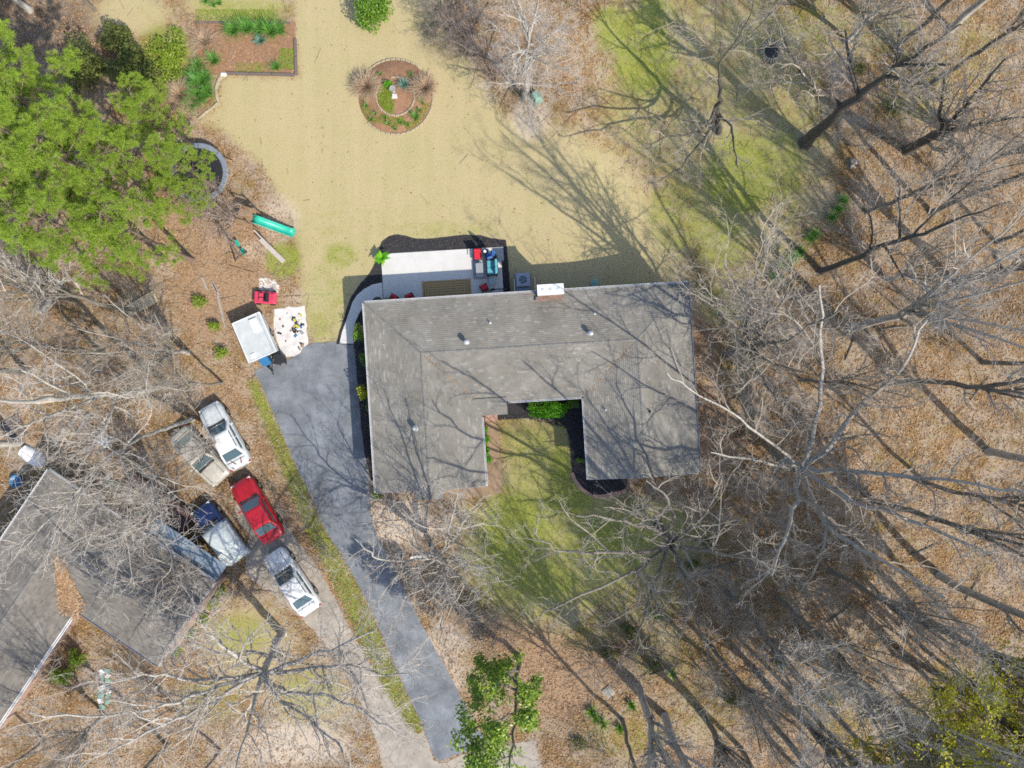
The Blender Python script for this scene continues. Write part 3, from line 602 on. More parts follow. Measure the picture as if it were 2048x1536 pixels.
def leafquads(name, pts, size, mat, parent=None, flat=.35, seed=1):
    """loose leaves: one small bent diamond per point"""
    g = np.random.default_rng(seed); c = np.asarray(pts, dtype=np.float64); n = len(c); s = size * g.uniform(.6, 1.35, n); t = g.uniform(0, 2 * np.pi, n)
    a = np.stack([np.cos(t), np.sin(t), g.normal(0, flat, n)], 1); b_ = np.stack([-np.sin(t), np.cos(t), g.normal(0, flat, n)], 1)
    v = np.stack([c - a * s[:, None] * .5, c + b_ * s[:, None] * .32, c + a * s[:, None] * .5, c - b_ * s[:, None] * .32], 1).reshape(-1, 3)
    return npmesh(name, v, np.arange(n * 4).reshape(n, 4), mat, parent)
lf = leafquads('roof_leaves', vl, .15, 'litter_leaf', nrf, .15); kind(lf, 'stuff', 'orange-brown leaves drifted into the roof valley')
ndk = thing('porch_deck', 'dark red-brown plank deck along the neighbour house under the eave', 'deck', (NW_.x, NW_.y, 0), NA)
for k in range(14): MB().box((6.6, .1 + k * .15, .42), (5.4, .138, .04)).build('plank', 'deck', ndk)
fr = MB()
for x in (4.1, 6.6, 9.1): fr.box((x, 1.05, .34), (.1, 2.1, .12)); fr.box((x, .2, .13), (.1, .1, .3)); fr.box((x, 1.95, .13), (.1, .1, .3))
fr.build('deck_frame', 'timber', ndk)
aw = thing('porch_awning', 'long blue-grey metal awning beside the neighbour eave', 'awning', (NW_.x, NW_.y, 0), NA)
MB().box((10.5, .62, 2.32), (6.0, 1.12, .03), tilt=('X', -.08)).build('panel', 'awning', aw)
for k in range(7): MB().box((7.52 + k * .993, .62, 2.345), (.03, 1.12, .03), tilt=('X', -.08)).build('seam', 'awning', aw)
for x in (7.6, 10.4, 13.3): MB().tube([(x, 1.12, 0), (x, 1.12, 2.28)], .04, 8).build('post', 'white', aw)

# ------------------------------------------------------------------ trees
def rv(): return Vector((R.gauss(0, 1), R.gauss(0, 1), R.gauss(0, 1)))
class Tree:
    def __init__(s, kids=(0, 11, 8, 4), ratio=(0, .55, .47, .5), wob=(.1, .16, .22, .3, .35), up=(.1, .06, .05, .04, .03), maxl=4, fine=.008, ang=(.5, 1.05)):
        s.t, s.c, s.tips = MB(), MB(), []; s.kids, s.ratio, s.wob, s.up, s.maxl, s.fine, s.ang = kids, ratio, wob, up, maxl, fine, ang
    def spawn(s, pts, rad, L, lvl, tmin=.2):
        """children along a finished branch"""
        n = s.kids[lvl]; n = int(n * U(.8, 1.2) + .5)
        for k in range(n):
            t = tmin + (1 - tmin) * (k + U(.1, .9)) / n; f = t * (len(pts) - 1); i = min(int(f), len(pts) - 2); w = f - i
            p = pts[i].lerp(pts[i + 1], w); d = (pts[i + 1] - pts[i]).normalized(); r = rad[i] * (1 - w) + rad[i + 1] * w
            side = d.cross(rv()).normalized(); ang = U(*s.ang)
            cd = (d * math.cos(ang) + side * math.sin(ang)).normalized()
            s.branch(p, cd, L * s.ratio[lvl] * U(.65, 1.25) * (1.15 - .55 * t), min(r * .62, r), lvl + 1)
    def branch(s, p, d, L, r, lvl):
        r = max(r, s.fine); n = max(2, min(7, int(L / (.9, .9, .55, .4, .28)[lvl]) + 1)); pts, rad = [p.copy()], [r]
        for i in range(n):
            d = (d + rv() * s.wob[lvl] + Vector((0, 0, s.up[lvl]))).normalized()
            p = p + d * (L / n); pts.append(p.copy()); rad.append(max(s.fine * .8, r * (1 - .72 * (i + 1) / n)))
        (s.t if lvl <= 1 else s.c).tube(pts, rad, 6 if lvl <= 1 else 3, cap=False)
        if lvl < s.maxl: s.spawn(pts, rad, L, lvl)
        else: s.tips.append((pts[-1], d))
        if lvl == s.maxl - 1: s.tips.append((pts[-1], d))
    def path(s, pts, r0, r1, lvl=1, n=9, dens=1.0, tmin=.15):
        """a limb along given points, smoothed, then furnished with branches"""
        q = []; m = len(pts)
        for i in range(m - 1):
            a, b_, c, e = pts[max(i - 1, 0)], pts[i], pts[i + 1], pts[min(i + 2, m - 1)]
            for j in range(4):
                t = j / 4; q.append(.5 * ((2 * b_) + (c - a) * t + (2 * a - 5 * b_ + 4 * c - e) * t * t + (3 * b_ - a - 3 * c + e) * t ** 3))
        q.append(pts[-1]); L = sum((q[i + 1] - q[i]).length for i in range(len(q) - 1)); k = len(q) - 1
        q = [p + rv() * min(.07, L * .006) * (0 if i == 0 else 1) for i, p in enumerate(q)]
        rad = [r0 + (r1 - r0) * (i / k) ** .8 for i in range(k + 1)]
        s.t.tube(q, rad, n, cap=False)
        if dens:
            old = s.kids; s.kids = tuple(int(v * (dens if i == 1 else 1) + .5) for i, v in enumerate(old)); s.spawn(q, rad, min(L, 7.5), 1, tmin); s.kids = old
        return q, rad
    def build(s, name, label, cat='tree', loc=(0, 0, 0), bark='bark', twig='twig', group=None, flare=True):
        o = thing(name, label, cat, loc, 0, group); s.t.build('trunk', bark, o, smooth=True); s.c.build('crown', twig, o); return o
def proto_tree(h, r, fork, nl, spread, **kw):
    """generic bare hardwood: trunk, ascending limbs, branches, twigs"""
    kw.setdefault('ang', (.3, .8)); kw.setdefault('wob', (.08, .10, .13, .19, .25)); kw.setdefault('up', (.1, .09, .09, .07, .05)); T = Tree(**kw); top = Vector((U(-.6, .6), U(-.6, .6), h * fork)); mid = Vector((U(-.25, .25), U(-.25, .25), h * fork * .5))
    T.t.tube([Vector((0, 0, -.25)), Vector((0, 0, .25))], [r * 1.5, r * 1.12], 10, cap=False)
    q, rad = T.path([Vector((0, 0, .2)), mid, top], r * 1.12, r * .72, n=10, dens=.25, tmin=.55)
    a0 = U(0, 6.28)
    for k in range(nl):
        a = a0 + k * 6.283 / nl + U(-.4, .4); out = spread * U(.6, 1.15); f = U(.86, 1.0); p = q[int(f * (len(q) - 1))]
        hh = h * U(.82, 1.02); d = Vector((math.cos(a), math.sin(a), 0)); m = p + d * out * .4 + Vector((0, 0, (hh - p.z) * .42))
        T.path([p, m, Vector((p.x, p.y, hh)) + d * out], r * U(.45, .62), .03, n=7, dens=1.0)
    if nl < 6: T.path([q[-1], q[-1].lerp(Vector((U(-.8, .8), U(-.8, .8), h)), .5) + rv() * .2, Vector((U(-1, 1), U(-1, 1), h * 1.03))], r * .55, .025, n=7)
    return T
GW = 'bare hardwoods of the wood'
TALL = 'tall bare grey hardwood standing in the leaf-strewn wood'
SLIM = 'slender bare pole of a tree with small crown in the leaf-strewn wood'
SPRD = 'wide-crowned bare tree with many forking limbs in the leaf-strewn wood'
protos = []
for i, (h, r, fk, nl, sp, lab, kw) in enumerate([(24, .30, .36, 6, 4.4, TALL, {}), (26, .34, .30, 7, 5.0, TALL, {}), (21, .19, .48, 4, 2.6, SLIM, dict(kids=(0, 9, 8, 4))), (17, .26, .24, 8, 5.4, SPRD, {}),
                                                  (20, .30, .27, 7, 5.8, SPRD, {}), (16, .15, .50, 5, 2.2, SLIM, dict(kids=(0, 9, 8, 4))), (27, .31, .40, 6, 4.2, TALL, {})]):
    T = proto_tree(h, r, fk, nl, sp, **kw); o = T.build('bare_tree', lab, 'tree', (0, 0, 0), 'bark' if i % 3 else 'bark_pale', 'twig' if i % 2 else 'twig_pale', GW); protos.append(o)
used = set(); BASE = [o["label"] for o in protos]
def plant(i, px, py, sc=1.0, label=None, rz=None, group=None):
    p = P(px, py); rz = U(0, 6.28) if rz is None else rz
    if i in used: return dup(protos[i], p, rz, sc, label or BASE[i], group or GW)
    used.add(i); o = protos[i]; o.location = p; o.rotation_euler[2] = rz; o.scale = (sc,) * 3
    if label: o['label'] = label
    return o
WOODS = [(0, 1700, 655, .9), (2, 1792, 765, 1), (1, 1905, 565, .95), (5, 1965, 725, 1.1), (2, 1455, 1185, .9), (5, 1555, 1195, 1), (0, 1622, 1292, .85), (2, 1505, 1335, 1), (5, 1425, 1295, .9), (4, 1402, 1425, .75),
         (6, 1330, 1432, .85), (0, 1275, 1372, .85), (2, 1545, 1445, 1), (5, 1640, 1465, 1.1), (6, 1690, 1342, .9), (2, 1802, 1302, 1.1), (1, 1850, 1242, .8), (5, 1962, 1292, 1.1), (6, 1880, 1152, .9), (2, 1745, 1000, 1), (5, 1850, 965, 1),
         (0, 1978, 905, .9), (3, 1690, 85, .7), (2, 1792, 95, 1), (5, 1850, 175, 1.1), (4, 1950, 335, .8), (5, 1732, 425, 1), (2, 1862, 425, 1), (5, 1992, 485, 1), (3, 1770, 560, .6), (2, 1920, 1430, 1), (5, 1245, 1440, .9), (2, 1480, 1495, .9), (6, 1900, 60, .8),
         (5, 1600, 760, .8), (2, 1660, 1140, .8), (3, 1760, 1190, .55), (2, 1590, 1390, .9), (4, 1560, 1500, .6)]
WL = {(1690, 85): 'wide-crowned bare tree rising beside the stone fire pit', (1275, 1372): 'bare trunk beside the square concrete slab', (1330, 1432): 'bare trunk with a fork, between the concrete slab and the budding trees', (1600, 760): 'slender bare tree just north of the big forking tree',
      (1500, 1065): 'small bare tree between the crooked front-lawn tree and the big forking tree', (1245, 1440): 'slender bare tree by the green clumps south of the lawn', (1770, 560): 'small wide-crowned bare tree near the daffodil clumps', (1732, 425): 'slender bare tree beside the upper daffodil clumps',
      (1360, 1190): 'small slender bare tree below the crooked front-lawn tree', (1950, 335): 'wide-crowned bare tree beside the dark double trunk', (1690, 1342): 'tall bare tree among the yellow-green budding trees', (1700, 655): 'tall bare tree south of the daffodil clumps', (1880, 1152): 'tall bare tree south-east of the big forking tree'}
for i, x, y, s in WOODS: plant(i, x, y, s, WL.get((x, y)))
LB = 'bare tree among the orange leaf litter north of the neighbour house'
for i, x, y, s in [(2, 275, 622, .8), (5, 205, 705, .9), (3, 375, 705, .6), (2, 60, 745, 1), (5, 445, 765, .6), (0, 40, 885, .8), (2, 150, 600, .8), (3, 60, 20, .8), (5, 190, 20, .8)]:
    plant(i, x, y, s, LB, group='bare trees by the neighbour house')

NR_ = 'bare tree with crown over the neighbour roof and parked cars'
for i, x, y, s_ in [(3, 350, 992, .62), (3, 398, 1128, .45), (4, 442, 884, .42)]: plant(i, x, y, s_, NR_, group='bare trees over the neighbour roof')
for i, x, y, s_ in [(3, 212, 1432, .55), (2, 335, 1490, .8), (5, 440, 1500, .7), (5, 90, 1480, .8)]: plant(i, x, y, s_, 'bare tree in the litter south of the neighbour house', group='bare trees south of the neighbour house')
def ctree(name, label, base, r, trunk, limbs, kw=None, bark='bark', twig='twig', tips=None, dens=1.0):
    """a tree whose trunk and main limbs follow the photograph; points are (pixel, pixel, height)"""
    T = Tree(**(kw or {})); b_ = P(*base); W = lambda q: P(q[0], q[1], q[2]) - b_ if len(q) == 3 else None
    T.t.tube([Vector((0, 0, -.3)), Vector((0, 0, .22))], [r * 1.55, r * 1.1], 10, cap=False)
    tp = [Vector((0, 0, .2))] + [W(q) for q in trunk]; q, rad = T.path(tp, r * 1.1, r * ({1: .75, 2: .75, 3: .5}.get(len(trunk), .1) if limbs else .1), n=10, dens=.35 if limbs else 1.2, tmin=.5)
    for lm in limbs:
        lk = 1.0
        if not isinstance(lm[0], tuple): lk, lm = lm[0], lm[1:]
        p0 = W(lm[0]); near = min(range(len(q)), key=lambda i: (q[i] - p0).length); st = q[near]
        T.path([st] + [W(x) for x in (lm if (p0 - st).length > .5 else lm[1:])], min(rad[near] * .7, r * .56, .23) * lk, max(.02, r * .13 * lk), n=7, dens=dens)
    o = T.build(name, label, 'tree', b_, bark, twig); return o, T
ctree('spreading_tree', 'big bare tree with wide-forking limbs beside the east wing roof', (1575, 927), .42, [(1602, 935, 3)],
      [[(1640, 1030, 6), (1700, 1085, 9), (1790, 1135, 12), (1890, 1200, 15)], [(1690, 945, 6), (1800, 950, 9), (1920, 965, 12), (2060, 990, 15)], [(1660, 890, 5), (1730, 800, 8), (1800, 740, 11), (1850, 640, 14)],
       [(1625, 880, 5), (1640, 790, 8), (1645, 690, 11), (1640, 570, 14)], [.55, (1550, 890, 6), (1480, 840, 9), (1400, 790, 11), (1330, 748, 13)], [.6, (1560, 930, 5), (1480, 915, 8), (1420, 905, 11)], [(1590, 1000, 6), (1570, 1080, 9), (1540, 1150, 12)], [(1700, 1000, 7), (1850, 1050, 11), (1980, 1110, 15)]], bark='bark_pale')
ctree('forked_tree', 'bare tree with a long crooked limb reaching over the front lawn', (1315, 1050), .30, [(1340, 1085, 2.5)],
      [[(1290, 1105, 6), (1200, 1108, 9), (1110, 1100, 11), (1068, 1055, 12)], [(1290, 1130, 6), (1250, 1150, 8), (1140, 1200, 11), (1080, 1230, 13)], [(1345, 1045, 6), (1335, 995, 9), (1290, 960, 12)], [(1400, 1100, 7), (1460, 1110, 10), (1540, 1120, 14)], [(1310, 1060, 7), (1230, 1040, 11), (1150, 1030, 14)],
       [(1370, 1160, 5), (1400, 1260, 9), (1440, 1380, 13)], [(1300, 1190, 6), (1270, 1290, 9)], [(1380, 1060, 5), (1420, 1010, 8), (1445, 950, 10)]], dict(kids=(0, 8, 6, 3)), twig='twig')
ctree('yard_oak', 'large bare oak with sprawling pale limbs over the neighbour yard', (565, 1265), .29, [(545, 1305, 3), (527, 1345, 5.9)],
      [[(600, 1320, 7), (680, 1290, 9), (745, 1265, 10)], [(640, 1335, 7), (700, 1330, 8), (760, 1348, 9), (815, 1350, 10.5)], [(440, 1370, 8), (330, 1410, 10), (220, 1430, 12), (60, 1430, 15)], [(430, 1400, 8), (350, 1440, 10), (240, 1490, 12), (150, 1540, 14)],
       [(560, 1400, 8), (620, 1440, 10), (690, 1500, 12)], [(560, 1380, 7), (640, 1390, 9), (720, 1420, 10), (790, 1460, 11)], [(500, 1440, 9), (470, 1540, 12)], [(470, 1310, 8), (420, 1270, 10), (395, 1235, 11)], [(400, 1360, 8), (310, 1350, 10), (210, 1370, 12)]], bark='bark_pale', twig='twig_pale', dens=1.5)
ctree('front_yard_tree', 'small pale-barked bare tree on bare earth between driveway and front lawn', (868, 1100), .20, [(880, 1112, 1.6)],
      [[(830, 1118, 4), (770, 1120, 6), (740, 1105, 7.5), (712, 1078, 9)], [(890, 1150, 5), (886, 1230, 8), (880, 1290, 10)], [(930, 1128, 4), (985, 1136, 6)], [(895, 1090, 4), (908, 1072, 5.5), (930, 1040, 8), (965, 1000, 10.5)], [(893, 1080, 5), (905, 1030, 8), (918, 985, 10.5)],
       [(850, 1130, 4), (800, 1150, 6), (770, 1180, 7.5)], [(870, 1160, 6), (810, 1195, 8)], [(920, 1160, 6), (965, 1195, 9)], [(840, 1100, 3), (800, 1060, 5), (775, 1020, 6.5)]], dict(kids=(0, 9, 8, 4)), bark='bark_pale', twig='twig_pale')
ctree('leaning_tree', 'long straight grey trunk reaching west over the leaf litter', (335, 772), .26, [(260, 785, 4.6), (200, 792, 8), (90, 800, 13), (0, 805, 16.5), (-60, 800, 18)],
      [[(225, 790, 7), (110, 830, 10), (60, 850, 12), (-10, 875, 14)], [(170, 770, 9), (60, 690, 13)], [(150, 790, 10), (40, 740, 14)], [(240, 800, 6), (210, 850, 9), (170, 900, 11)]], bark='bark_pale', twig='twig_pale')
ctree('arching_tree', 'bare tree with arching limb hanging over the neighbour roof', (385, 838), .15, [(330, 858, 2.8), (282, 875, 5), (230, 905, 8)],
      [[(160, 990, 11), (60, 1070, 14), (-10, 1115, 16)], [(210, 960, 9), (195, 1030, 11), (170, 1110, 12)], [(300, 830, 7), (292, 780, 9), (300, 720, 10)], [(260, 960, 9), (245, 1070, 11), (224, 1196, 13)], [(180, 940, 10), (155, 1002, 12), (90, 1090, 14)], [(300, 960, 9), (330, 1080, 11), (360, 1180, 13)], [(200, 890, 9), (90, 880, 13)], [(300, 930, 8), (290, 990, 10), (320, 1060, 12)]], bark='bark_pale', twig='twig_pale')
ctree('garden_tree', 'dark crooked bare tree with spreading low limbs on the mossy back lawn', (1436, 264), .22, [(1436, 225, 2), (1438, 180, 4.5), (1440, 130, 7), (1440, 80, 9.5)],
      [[(1450, 110, 8), (1480, 70, 10), (1500, 30, 12), (1512, -20, 13)], [(1460, 100, 8.5), (1520, 50, 11), (1565, 0, 13)], [(1425, 110, 8), (1390, 70, 10), (1330, 30, 12)], [(1430, 60, 10), (1432, 0, 12.5)], [(1400, 262, 3), (1330, 275, 5), (1290, 300, 6)], [(1415, 268, 2), (1390, 295, 4), (1350, 345, 6), (1300, 368, 7)], [(1462, 252, 2.2), (1468, 300, 4), (1476, 335, 5)], [(1410, 245, 3), (1340, 235, 5)]],
      dict(kids=(0, 7, 5, 3)), bark='bark_dark')
ctree('dark_trunk_tree', 'thick dark trunk leaning out over the edge of the mossy lawn', (1610, 286), .42, [(1650, 250, 2.9), (1700, 207, 7), (1760, 160, 10.5), (1830, 110, 14), (1920, 50, 17)],
      [[(1690, 215, 6), (1640, 182, 7), (1600, 140, 8), (1570, 85, 9.5)], [(1720, 185, 8), (1700, 130, 10), (1690, 60, 12)], [(1790, 130, 12), (1800, 60, 14)], [(1760, 160, 11), (1850, 170, 14)], [(1800, 125, 12.5), (1900, 130, 16)]], bark='bark_dark')
ctree('twin_trunk_tree', 'dark double-trunked bare tree beside the brush at the lawn edge', (1812, 302), .33, [(1850, 280, 3), (1888, 262, 6)],
      [[(1930, 255, 8), (1990, 243, 11), (2080, 232, 14)], [(1905, 235, 8), (1960, 175, 12), (2010, 120, 15)], [(1880, 230, 7.5), (1890, 160, 11)]], bark='bark_dark')
ctree('edge_tree', 'straight bare tree rising from the green clumps at the lawn edge', (1640, 543), .24, [(1700, 520, 4), (1800, 483, 9), (1900, 445, 12.5), (2020, 400, 16)],
      [[(1740, 505, 6), (1745, 450, 8), (1725, 400, 9.5)], [(1800, 483, 9), (1800, 420, 11), (1795, 350, 13)], [(1840, 468, 10), (1900, 400, 13), (1960, 350, 16)], [(1780, 495, 8), (1810, 560, 11)]], bark='bark_dark')
ctree('corner_tree', 'bare tree in the leaf litter beyond the house corner', (1452, 712), .30, [(1470, 705, 2), (1492, 690, 4)],
      [[(1525, 660, 8), (1535, 590, 13), (1510, 520, 17)], [(1540, 690, 9), (1620, 655, 14), (1700, 610, 18)], [(1505, 650, 8), (1480, 590, 12), (1450, 520, 15)], [(1530, 720, 9), (1610, 745, 14)], [(1485, 660, 8), (1440, 625, 12), (1400, 590, 14)], [(1545, 640, 10), (1590, 550, 15)], [(1515, 740, 8), (1555, 800, 12)], [(1500, 620, 10), (1530, 480, 16)]], bark='bark', twig='twig')
ctree('pale_sapling', 'slender pale forked tree above deep shadows near the pines', (86, 625), .13, [(102, 598, 2.5), (122, 562, 5)],
      [[(138, 540, 6.5), (140, 515, 8)], [(100, 560, 5.5), (98, 520, 7)], [(150, 555, 6), (170, 540, 7)]], dict(kids=(0, 6, 5, 3)), 'bark_pale', 'twig_pale')
ctree('slanting_trunk', 'grey trunk slanting away west below the pines', (90, 563), .2, [(45, 545, 4), (0, 530, 7), (-60, 510, 11)], [], bark='bark_pale')
# pale many-twigged ornamental at the back lawn
T = Tree(kids=(0, 12, 9, 5), fine=.006); b_ = P(1050, 194)
T.t.tube([Vector((0, 0, -.3)), Vector((0, 0, .22))], [.3, .24], 10, cap=False)
q, rad = T.path([Vector((0, 0, .2)), Vector((.05, .05, 3)), Vector((-.05, .1, 6.5)), Vector((.1, .2, 9.5))], .24, .06, n=10, dens=.5, tmin=.35)
for k in range(17):
    a = k * 2.4; f = U(.22, .9); p = q[int(f * (len(q) - 1))]; o_ = U(2.4, 4.1) * (1.15 - f * .5); d = Vector((math.cos(a), math.sin(a), 0))
    T.path([p, p + d * o_ * .5 + Vector((0, 0, U(.3, .9))), p + d * o_ + Vector((0, 0, U(.6, 2.2)))], .07, .02, n=6, dens=.55)
T.build('ornamental_tree', 'pale grey tree with a dense haze of fine twigs at the back of the lawn', 'tree', b_, 'bark_pale', 'twig_pale')

# evergreen and leafing trees
def leaves_at(tips, per, size, spread, mat, parent, name='foliage', seed=3, flat=.55):
    pts = [t + rv() * spread for t, d in tips for _ in range(per)]; return leafquads(name, pts, size, mat, parent, flat, seed)
o, T = ctree('magnolia', 'glossy broadleaf evergreen tree beside the lower driveway', (1036, 1312), .19, [(1034, 1360, 3), (1030, 1430, 6.5), (1022, 1510, 10), (1018, 1580, 13)],
      [[(1030, 1340, 2.5), (985, 1345, 4), (940, 1365, 5.5)], [(1033, 1380, 4), (985, 1370, 6), (950, 1400, 7)], [(1030, 1420, 6), (970, 1450, 8), (925, 1460, 9.5)], [(1032, 1400, 5), (1050, 1385, 6), (1062, 1370, 7)], [(1026, 1470, 8), (985, 1490, 9), (950, 1520, 10)],
       [(1028, 1450, 7), (1050, 1440, 8), (1062, 1440, 9)], [(1022, 1510, 10), (980, 1530, 11), (940, 1545, 12)], [(1034, 1350, 3), (1000, 1330, 4), (970, 1325, 5)], [(1025, 1480, 9), (985, 1465, 10.5)]], dict(kids=(0, 9, 6, 0), ratio=(0, .32, .45, .5), maxl=3, up=(.1, .05, .1, .1, .1)), 'bark', 'twig')
leaves_at(T.tips, 14, .17, .17, 'leaf_mag', o)
BUDS = [(1730, 1370), (1810, 1400), (1890, 1360), (1690, 1450), (1790, 1310), (1850, 1300), (1760, 1440), (1640, 1400)]
for k, (x, y) in enumerate(BUDS):
    T = proto_tree(15 + (k % 4), .14, .35, 7, 4.2, kids=(0, 8, 6, 3)); T.tips = [t for t in T.tips if U(0, 1) < .85]
    o = T.build('budding_tree', 'young tree hazed with yellow-green spring leaves in the wood', 'tree', P(x, y), 'bark', 'twig', 'leafing trees in the wood'); leaves_at(T.tips, 5, .15, .13, 'bud', o, seed=k)
def needle_tufts(name, tufts, parent, per=46, L=.25, seed=2):
    g = np.random.default_rng(seed); c = np.repeat(np.asarray([t[0] for t in tufts]), per, 0); ax_ = np.repeat(np.asarray([t[1] for t in tufts]), per, 0); n = len(c)
    d = g.normal(size=(n, 3)) + ax_ * .9 + np.array([0, 0, .5]); d /= np.linalg.norm(d, axis=1)[:, None]; s = np.cross(d, g.normal(size=(n, 3))); s /= np.linalg.norm(s, axis=1)[:, None]
    ln = L * g.uniform(.6, 1.15, n)[:, None]; v = np.stack([c - s * .007, c + s * .007, c + d * ln + s * .004, c + d * ln - s * .004], 1).reshape(-1, 3)
    return npmesh(name, v, np.arange(n * 4).reshape(n, 4), 'needles', parent)
def pine(h, r, c0, wmax, n_wh):
    T = Tree(); tuf = []; bend = Vector((U(-.8, .8), U(-.8, .8), 0))
    tp = [Vector((0, 0, -.3)), Vector((0, 0, .3))] + [bend * (z / h) ** 2 + Vector((0, 0, z)) for z in np.linspace(1.5, h, 12)]
    T.t.tube(tp, [r * 1.5, r * 1.1] + [r * (1.03 - .93 * i / 11) for i in range(12)], 10, cap=False)
    for k in range(n_wh):
        f = c0 + (1 - c0) * (k + .5) / n_wh; z = h * f; g = (1 - (f - c0) / (1 - c0)); L = wmax * (.28 + .9 * g ** .7) * (1 if g < .8 else .8)
        for j in range(R.choice((3, 4, 4))):
            a = U(0, 6.28); d = Vector((math.cos(a), math.sin(a), U(.05, .4))); p = bend * f * f + Vector((0, 0, z)); LL = L * U(.65, 1.15); pts = [p]
            for i in range(5): d = (d + rv() * .10 + Vector((0, 0, .05))).normalized(); p = p + d * LL / 5; pts.append(p)
            T.t.tube(pts, [.055, .045, .036, .027, .018, .012], 5, cap=False)
            for i, side in ((2, 1), (3, -1), (4, 1), (5, 0)):
                e = (d + d.cross(Vector((0, 0, 1))) * side * U(.6, 1.1) + Vector((0, 0, .25))).normalized(); q = pts[i] + e * (U(.5, .95) * (1 if side else .35)); T.c.tube([pts[i], q], [.016, .008], 3, cap=False)
                for w in range(10):
                    v = rv(); tuf.append((q + Vector((v.x * .17, v.y * .17, v.z * .10)), (e + v * .5).normalized()))
    return T, tuf
pp = []
for k, (h, r, c0, w, nw_) in enumerate([(17, .24, .38, 3.6, 11), (19, .26, .42, 3.5, 11)]):
    T, tuf = pine(h, r, c0, w, nw_); o = T.build('pine_tree', 'tall bright green pine on the west side of the back lawn', 'tree', (0, 0, 0), 'bark_pine', 'bark_pine', 'pines west of the back lawn'); needle_tufts('foliage', tuf, o, seed=k); pp.append(o)
PINES = [(0, 330, 420, 1.0), (1, 262, 330, 1.0), (0, 385, 520, .72), (1, 330, 520, .8), (0, 240, 400, 1.0), (1, 180, 300, .95), (0, 370, 375, .62), (1, 130, 420, 1.0), (0, 395, 300, .55), (1, 444, 384, .5), (0, 430, 430, .45)]
PL = {(418, 285): 'small pine between the trampoline and the curved stone border', (395, 300): 'small pine just behind the trampoline', (444, 384): 'small pine overhanging the trampoline', (430, 430): 'small pine beside the bare playset bush', (330, 520): 'pine standing above the pale timber platform', (385, 520): 'smaller pine nearest the swing frame', (180, 300): 'pine beside the dark olive bush', (130, 420): 'pine at the outer edge of the pine group'}
seen = set()
for i, x, y, s in PINES:
    if i in seen: dup(pp[i], P(x, y), U(0, 6.28), s, PL.get((x, y), 'tall bright green pine on the west side of the back lawn'))
    else: seen.add(i); pp[i].location = P(x, y); pp[i].rotation_euler[2] = U(0, 6); pp[i].scale = (s,) * 3

# ------------------------------------------------------------------ shrubs, clumps
def shrub(name, label, px, py, rx, ry, h, mat, n, size, group=None, hollow=.55, z=0):
    c = P(px, py, z + h * .6); g = float(gz(c.x, c.y)) + z; o = thing(name, label, 'shrub', (c.x, c.y, g), 0, group); st = MB()
    for k in range(9):
        a = k * .7; st.tube([(0, 0, -.08), (math.cos(a) * rx * .35, math.sin(a) * ry * .35, h * .45), (math.cos(a) * rx * .7, math.sin(a) * ry * .7, h * U(.6, .85))], [.025, .018, .008], 4, cap=False)
    st.build('stem', 'bark', o); pts = []
    lumps = [(U(0, 6.28), U(.0, .75), U(.25, .5)) for _ in range(16)]
    for k in range(n):
        v = rv().normalized(); rr = U(hollow, 1) ** .6
        a, m, s = R.choice(lumps); q = Vector((math.cos(a) * m, math.sin(a) * m, U(-.3, .35))) + v * rr * s
        pts.append((q.x * rx, q.y * ry, max(.03, h * .52 + q.z * h * .6)))
    leafquads('foliage', pts, size, mat, o, .6, R.randint(1, 999)); return o
def clump(name, label, px, py, n, ln, w, mat, group=None, lean=.9, cat='plant', z=0):
    ln *= 1.5; w *= 1.25; c = P(px, py, z); g = float(gz(c.x, c.y)) + z; vs, fs = [], []
    o = thing(name, label, cat, (c.x, c.y, g), 0, group)
    for k in range(n):
        a = U(0, 6.28); d = Vector((math.cos(a), math.sin(a), 0)); s = Vector((-d.y, d.x, 0)); l = ln * U(.6, 1.1); le = lean * U(.2, 1.1); p = Vector((U(-1, 1), U(-1, 1), 0)) * ln * .12; b0 = len(vs)
        for t in (0, .4, .75, 1): q = p + d * l * le * t ** 1.5 + Vector((0, 0, l * (t - .55 * le * t * t))); ww = w * (1 - t * .85) * .5; vs += [q - s * ww, q + s * ww]
        fs += [(b0 + 2 * i, b0 + 2 * i + 1, b0 + 2 * i + 3, b0 + 2 * i + 2) for i in range(3)]
    MB().add(vs, fs).build('blades', mat, o); return o
def brush(name, label, px, py, h, spread, stems, twig='twig_brown', group=None, kids=(0, 6, 5, 3)):
    T = Tree(kids=kids, fine=.006); p = P(px, py)
    for k in range(stems):
        a = U(0, 6.28); d = Vector((math.cos(a), math.sin(a), 0)); o_ = spread * U(.4, 1.1); s = d * U(0, .25)
        T.path([s + Vector((0, 0, -.1)), s + d * o_ * .4 + Vector((0, 0, h * .5)), s + d * o_ + Vector((0, 0, h * U(.75, 1.05)))], .03, .01, n=5, dens=.8)
    o = thing(name, label, 'shrub', p, 0, group); T.t.build('stem', twig, o); T.c.build('crown', twig, o); return o
shrub('boxwood', 'broad clipped bright green shrub in the courtyard bed', 1097, 818, 1.62, .72, 1.15, 'leaf_bright', 5200, .075)
shrub('corner_boxwood', 'darker round green shrub in the shaded courtyard corner', 1146, 806, .55, .5, .9, 'leaf_dark', 1200, .07)
shrub('courtyard_plant', 'small leafy plant at the sunny end of the courtyard bed', 1158, 922, .35, .28, .45, 'leaf_dark', 420, .08)
for k, (x, y) in enumerate([(971, 858), (972, 878), (973, 900), (975, 920)]): shrub('hedge_shrub', 'clipped green hedge shrub between the west wing and the brown walk', x, y, .34, .36, .6, 'leaf_bright', 700, .06, 'hedge along the front walk')
shrub('fig_shrub', 'light green shrub by the curved walkway and the house side', 714, 664, .45, .65, 2.2, 'leaf_mid', 420, .11)
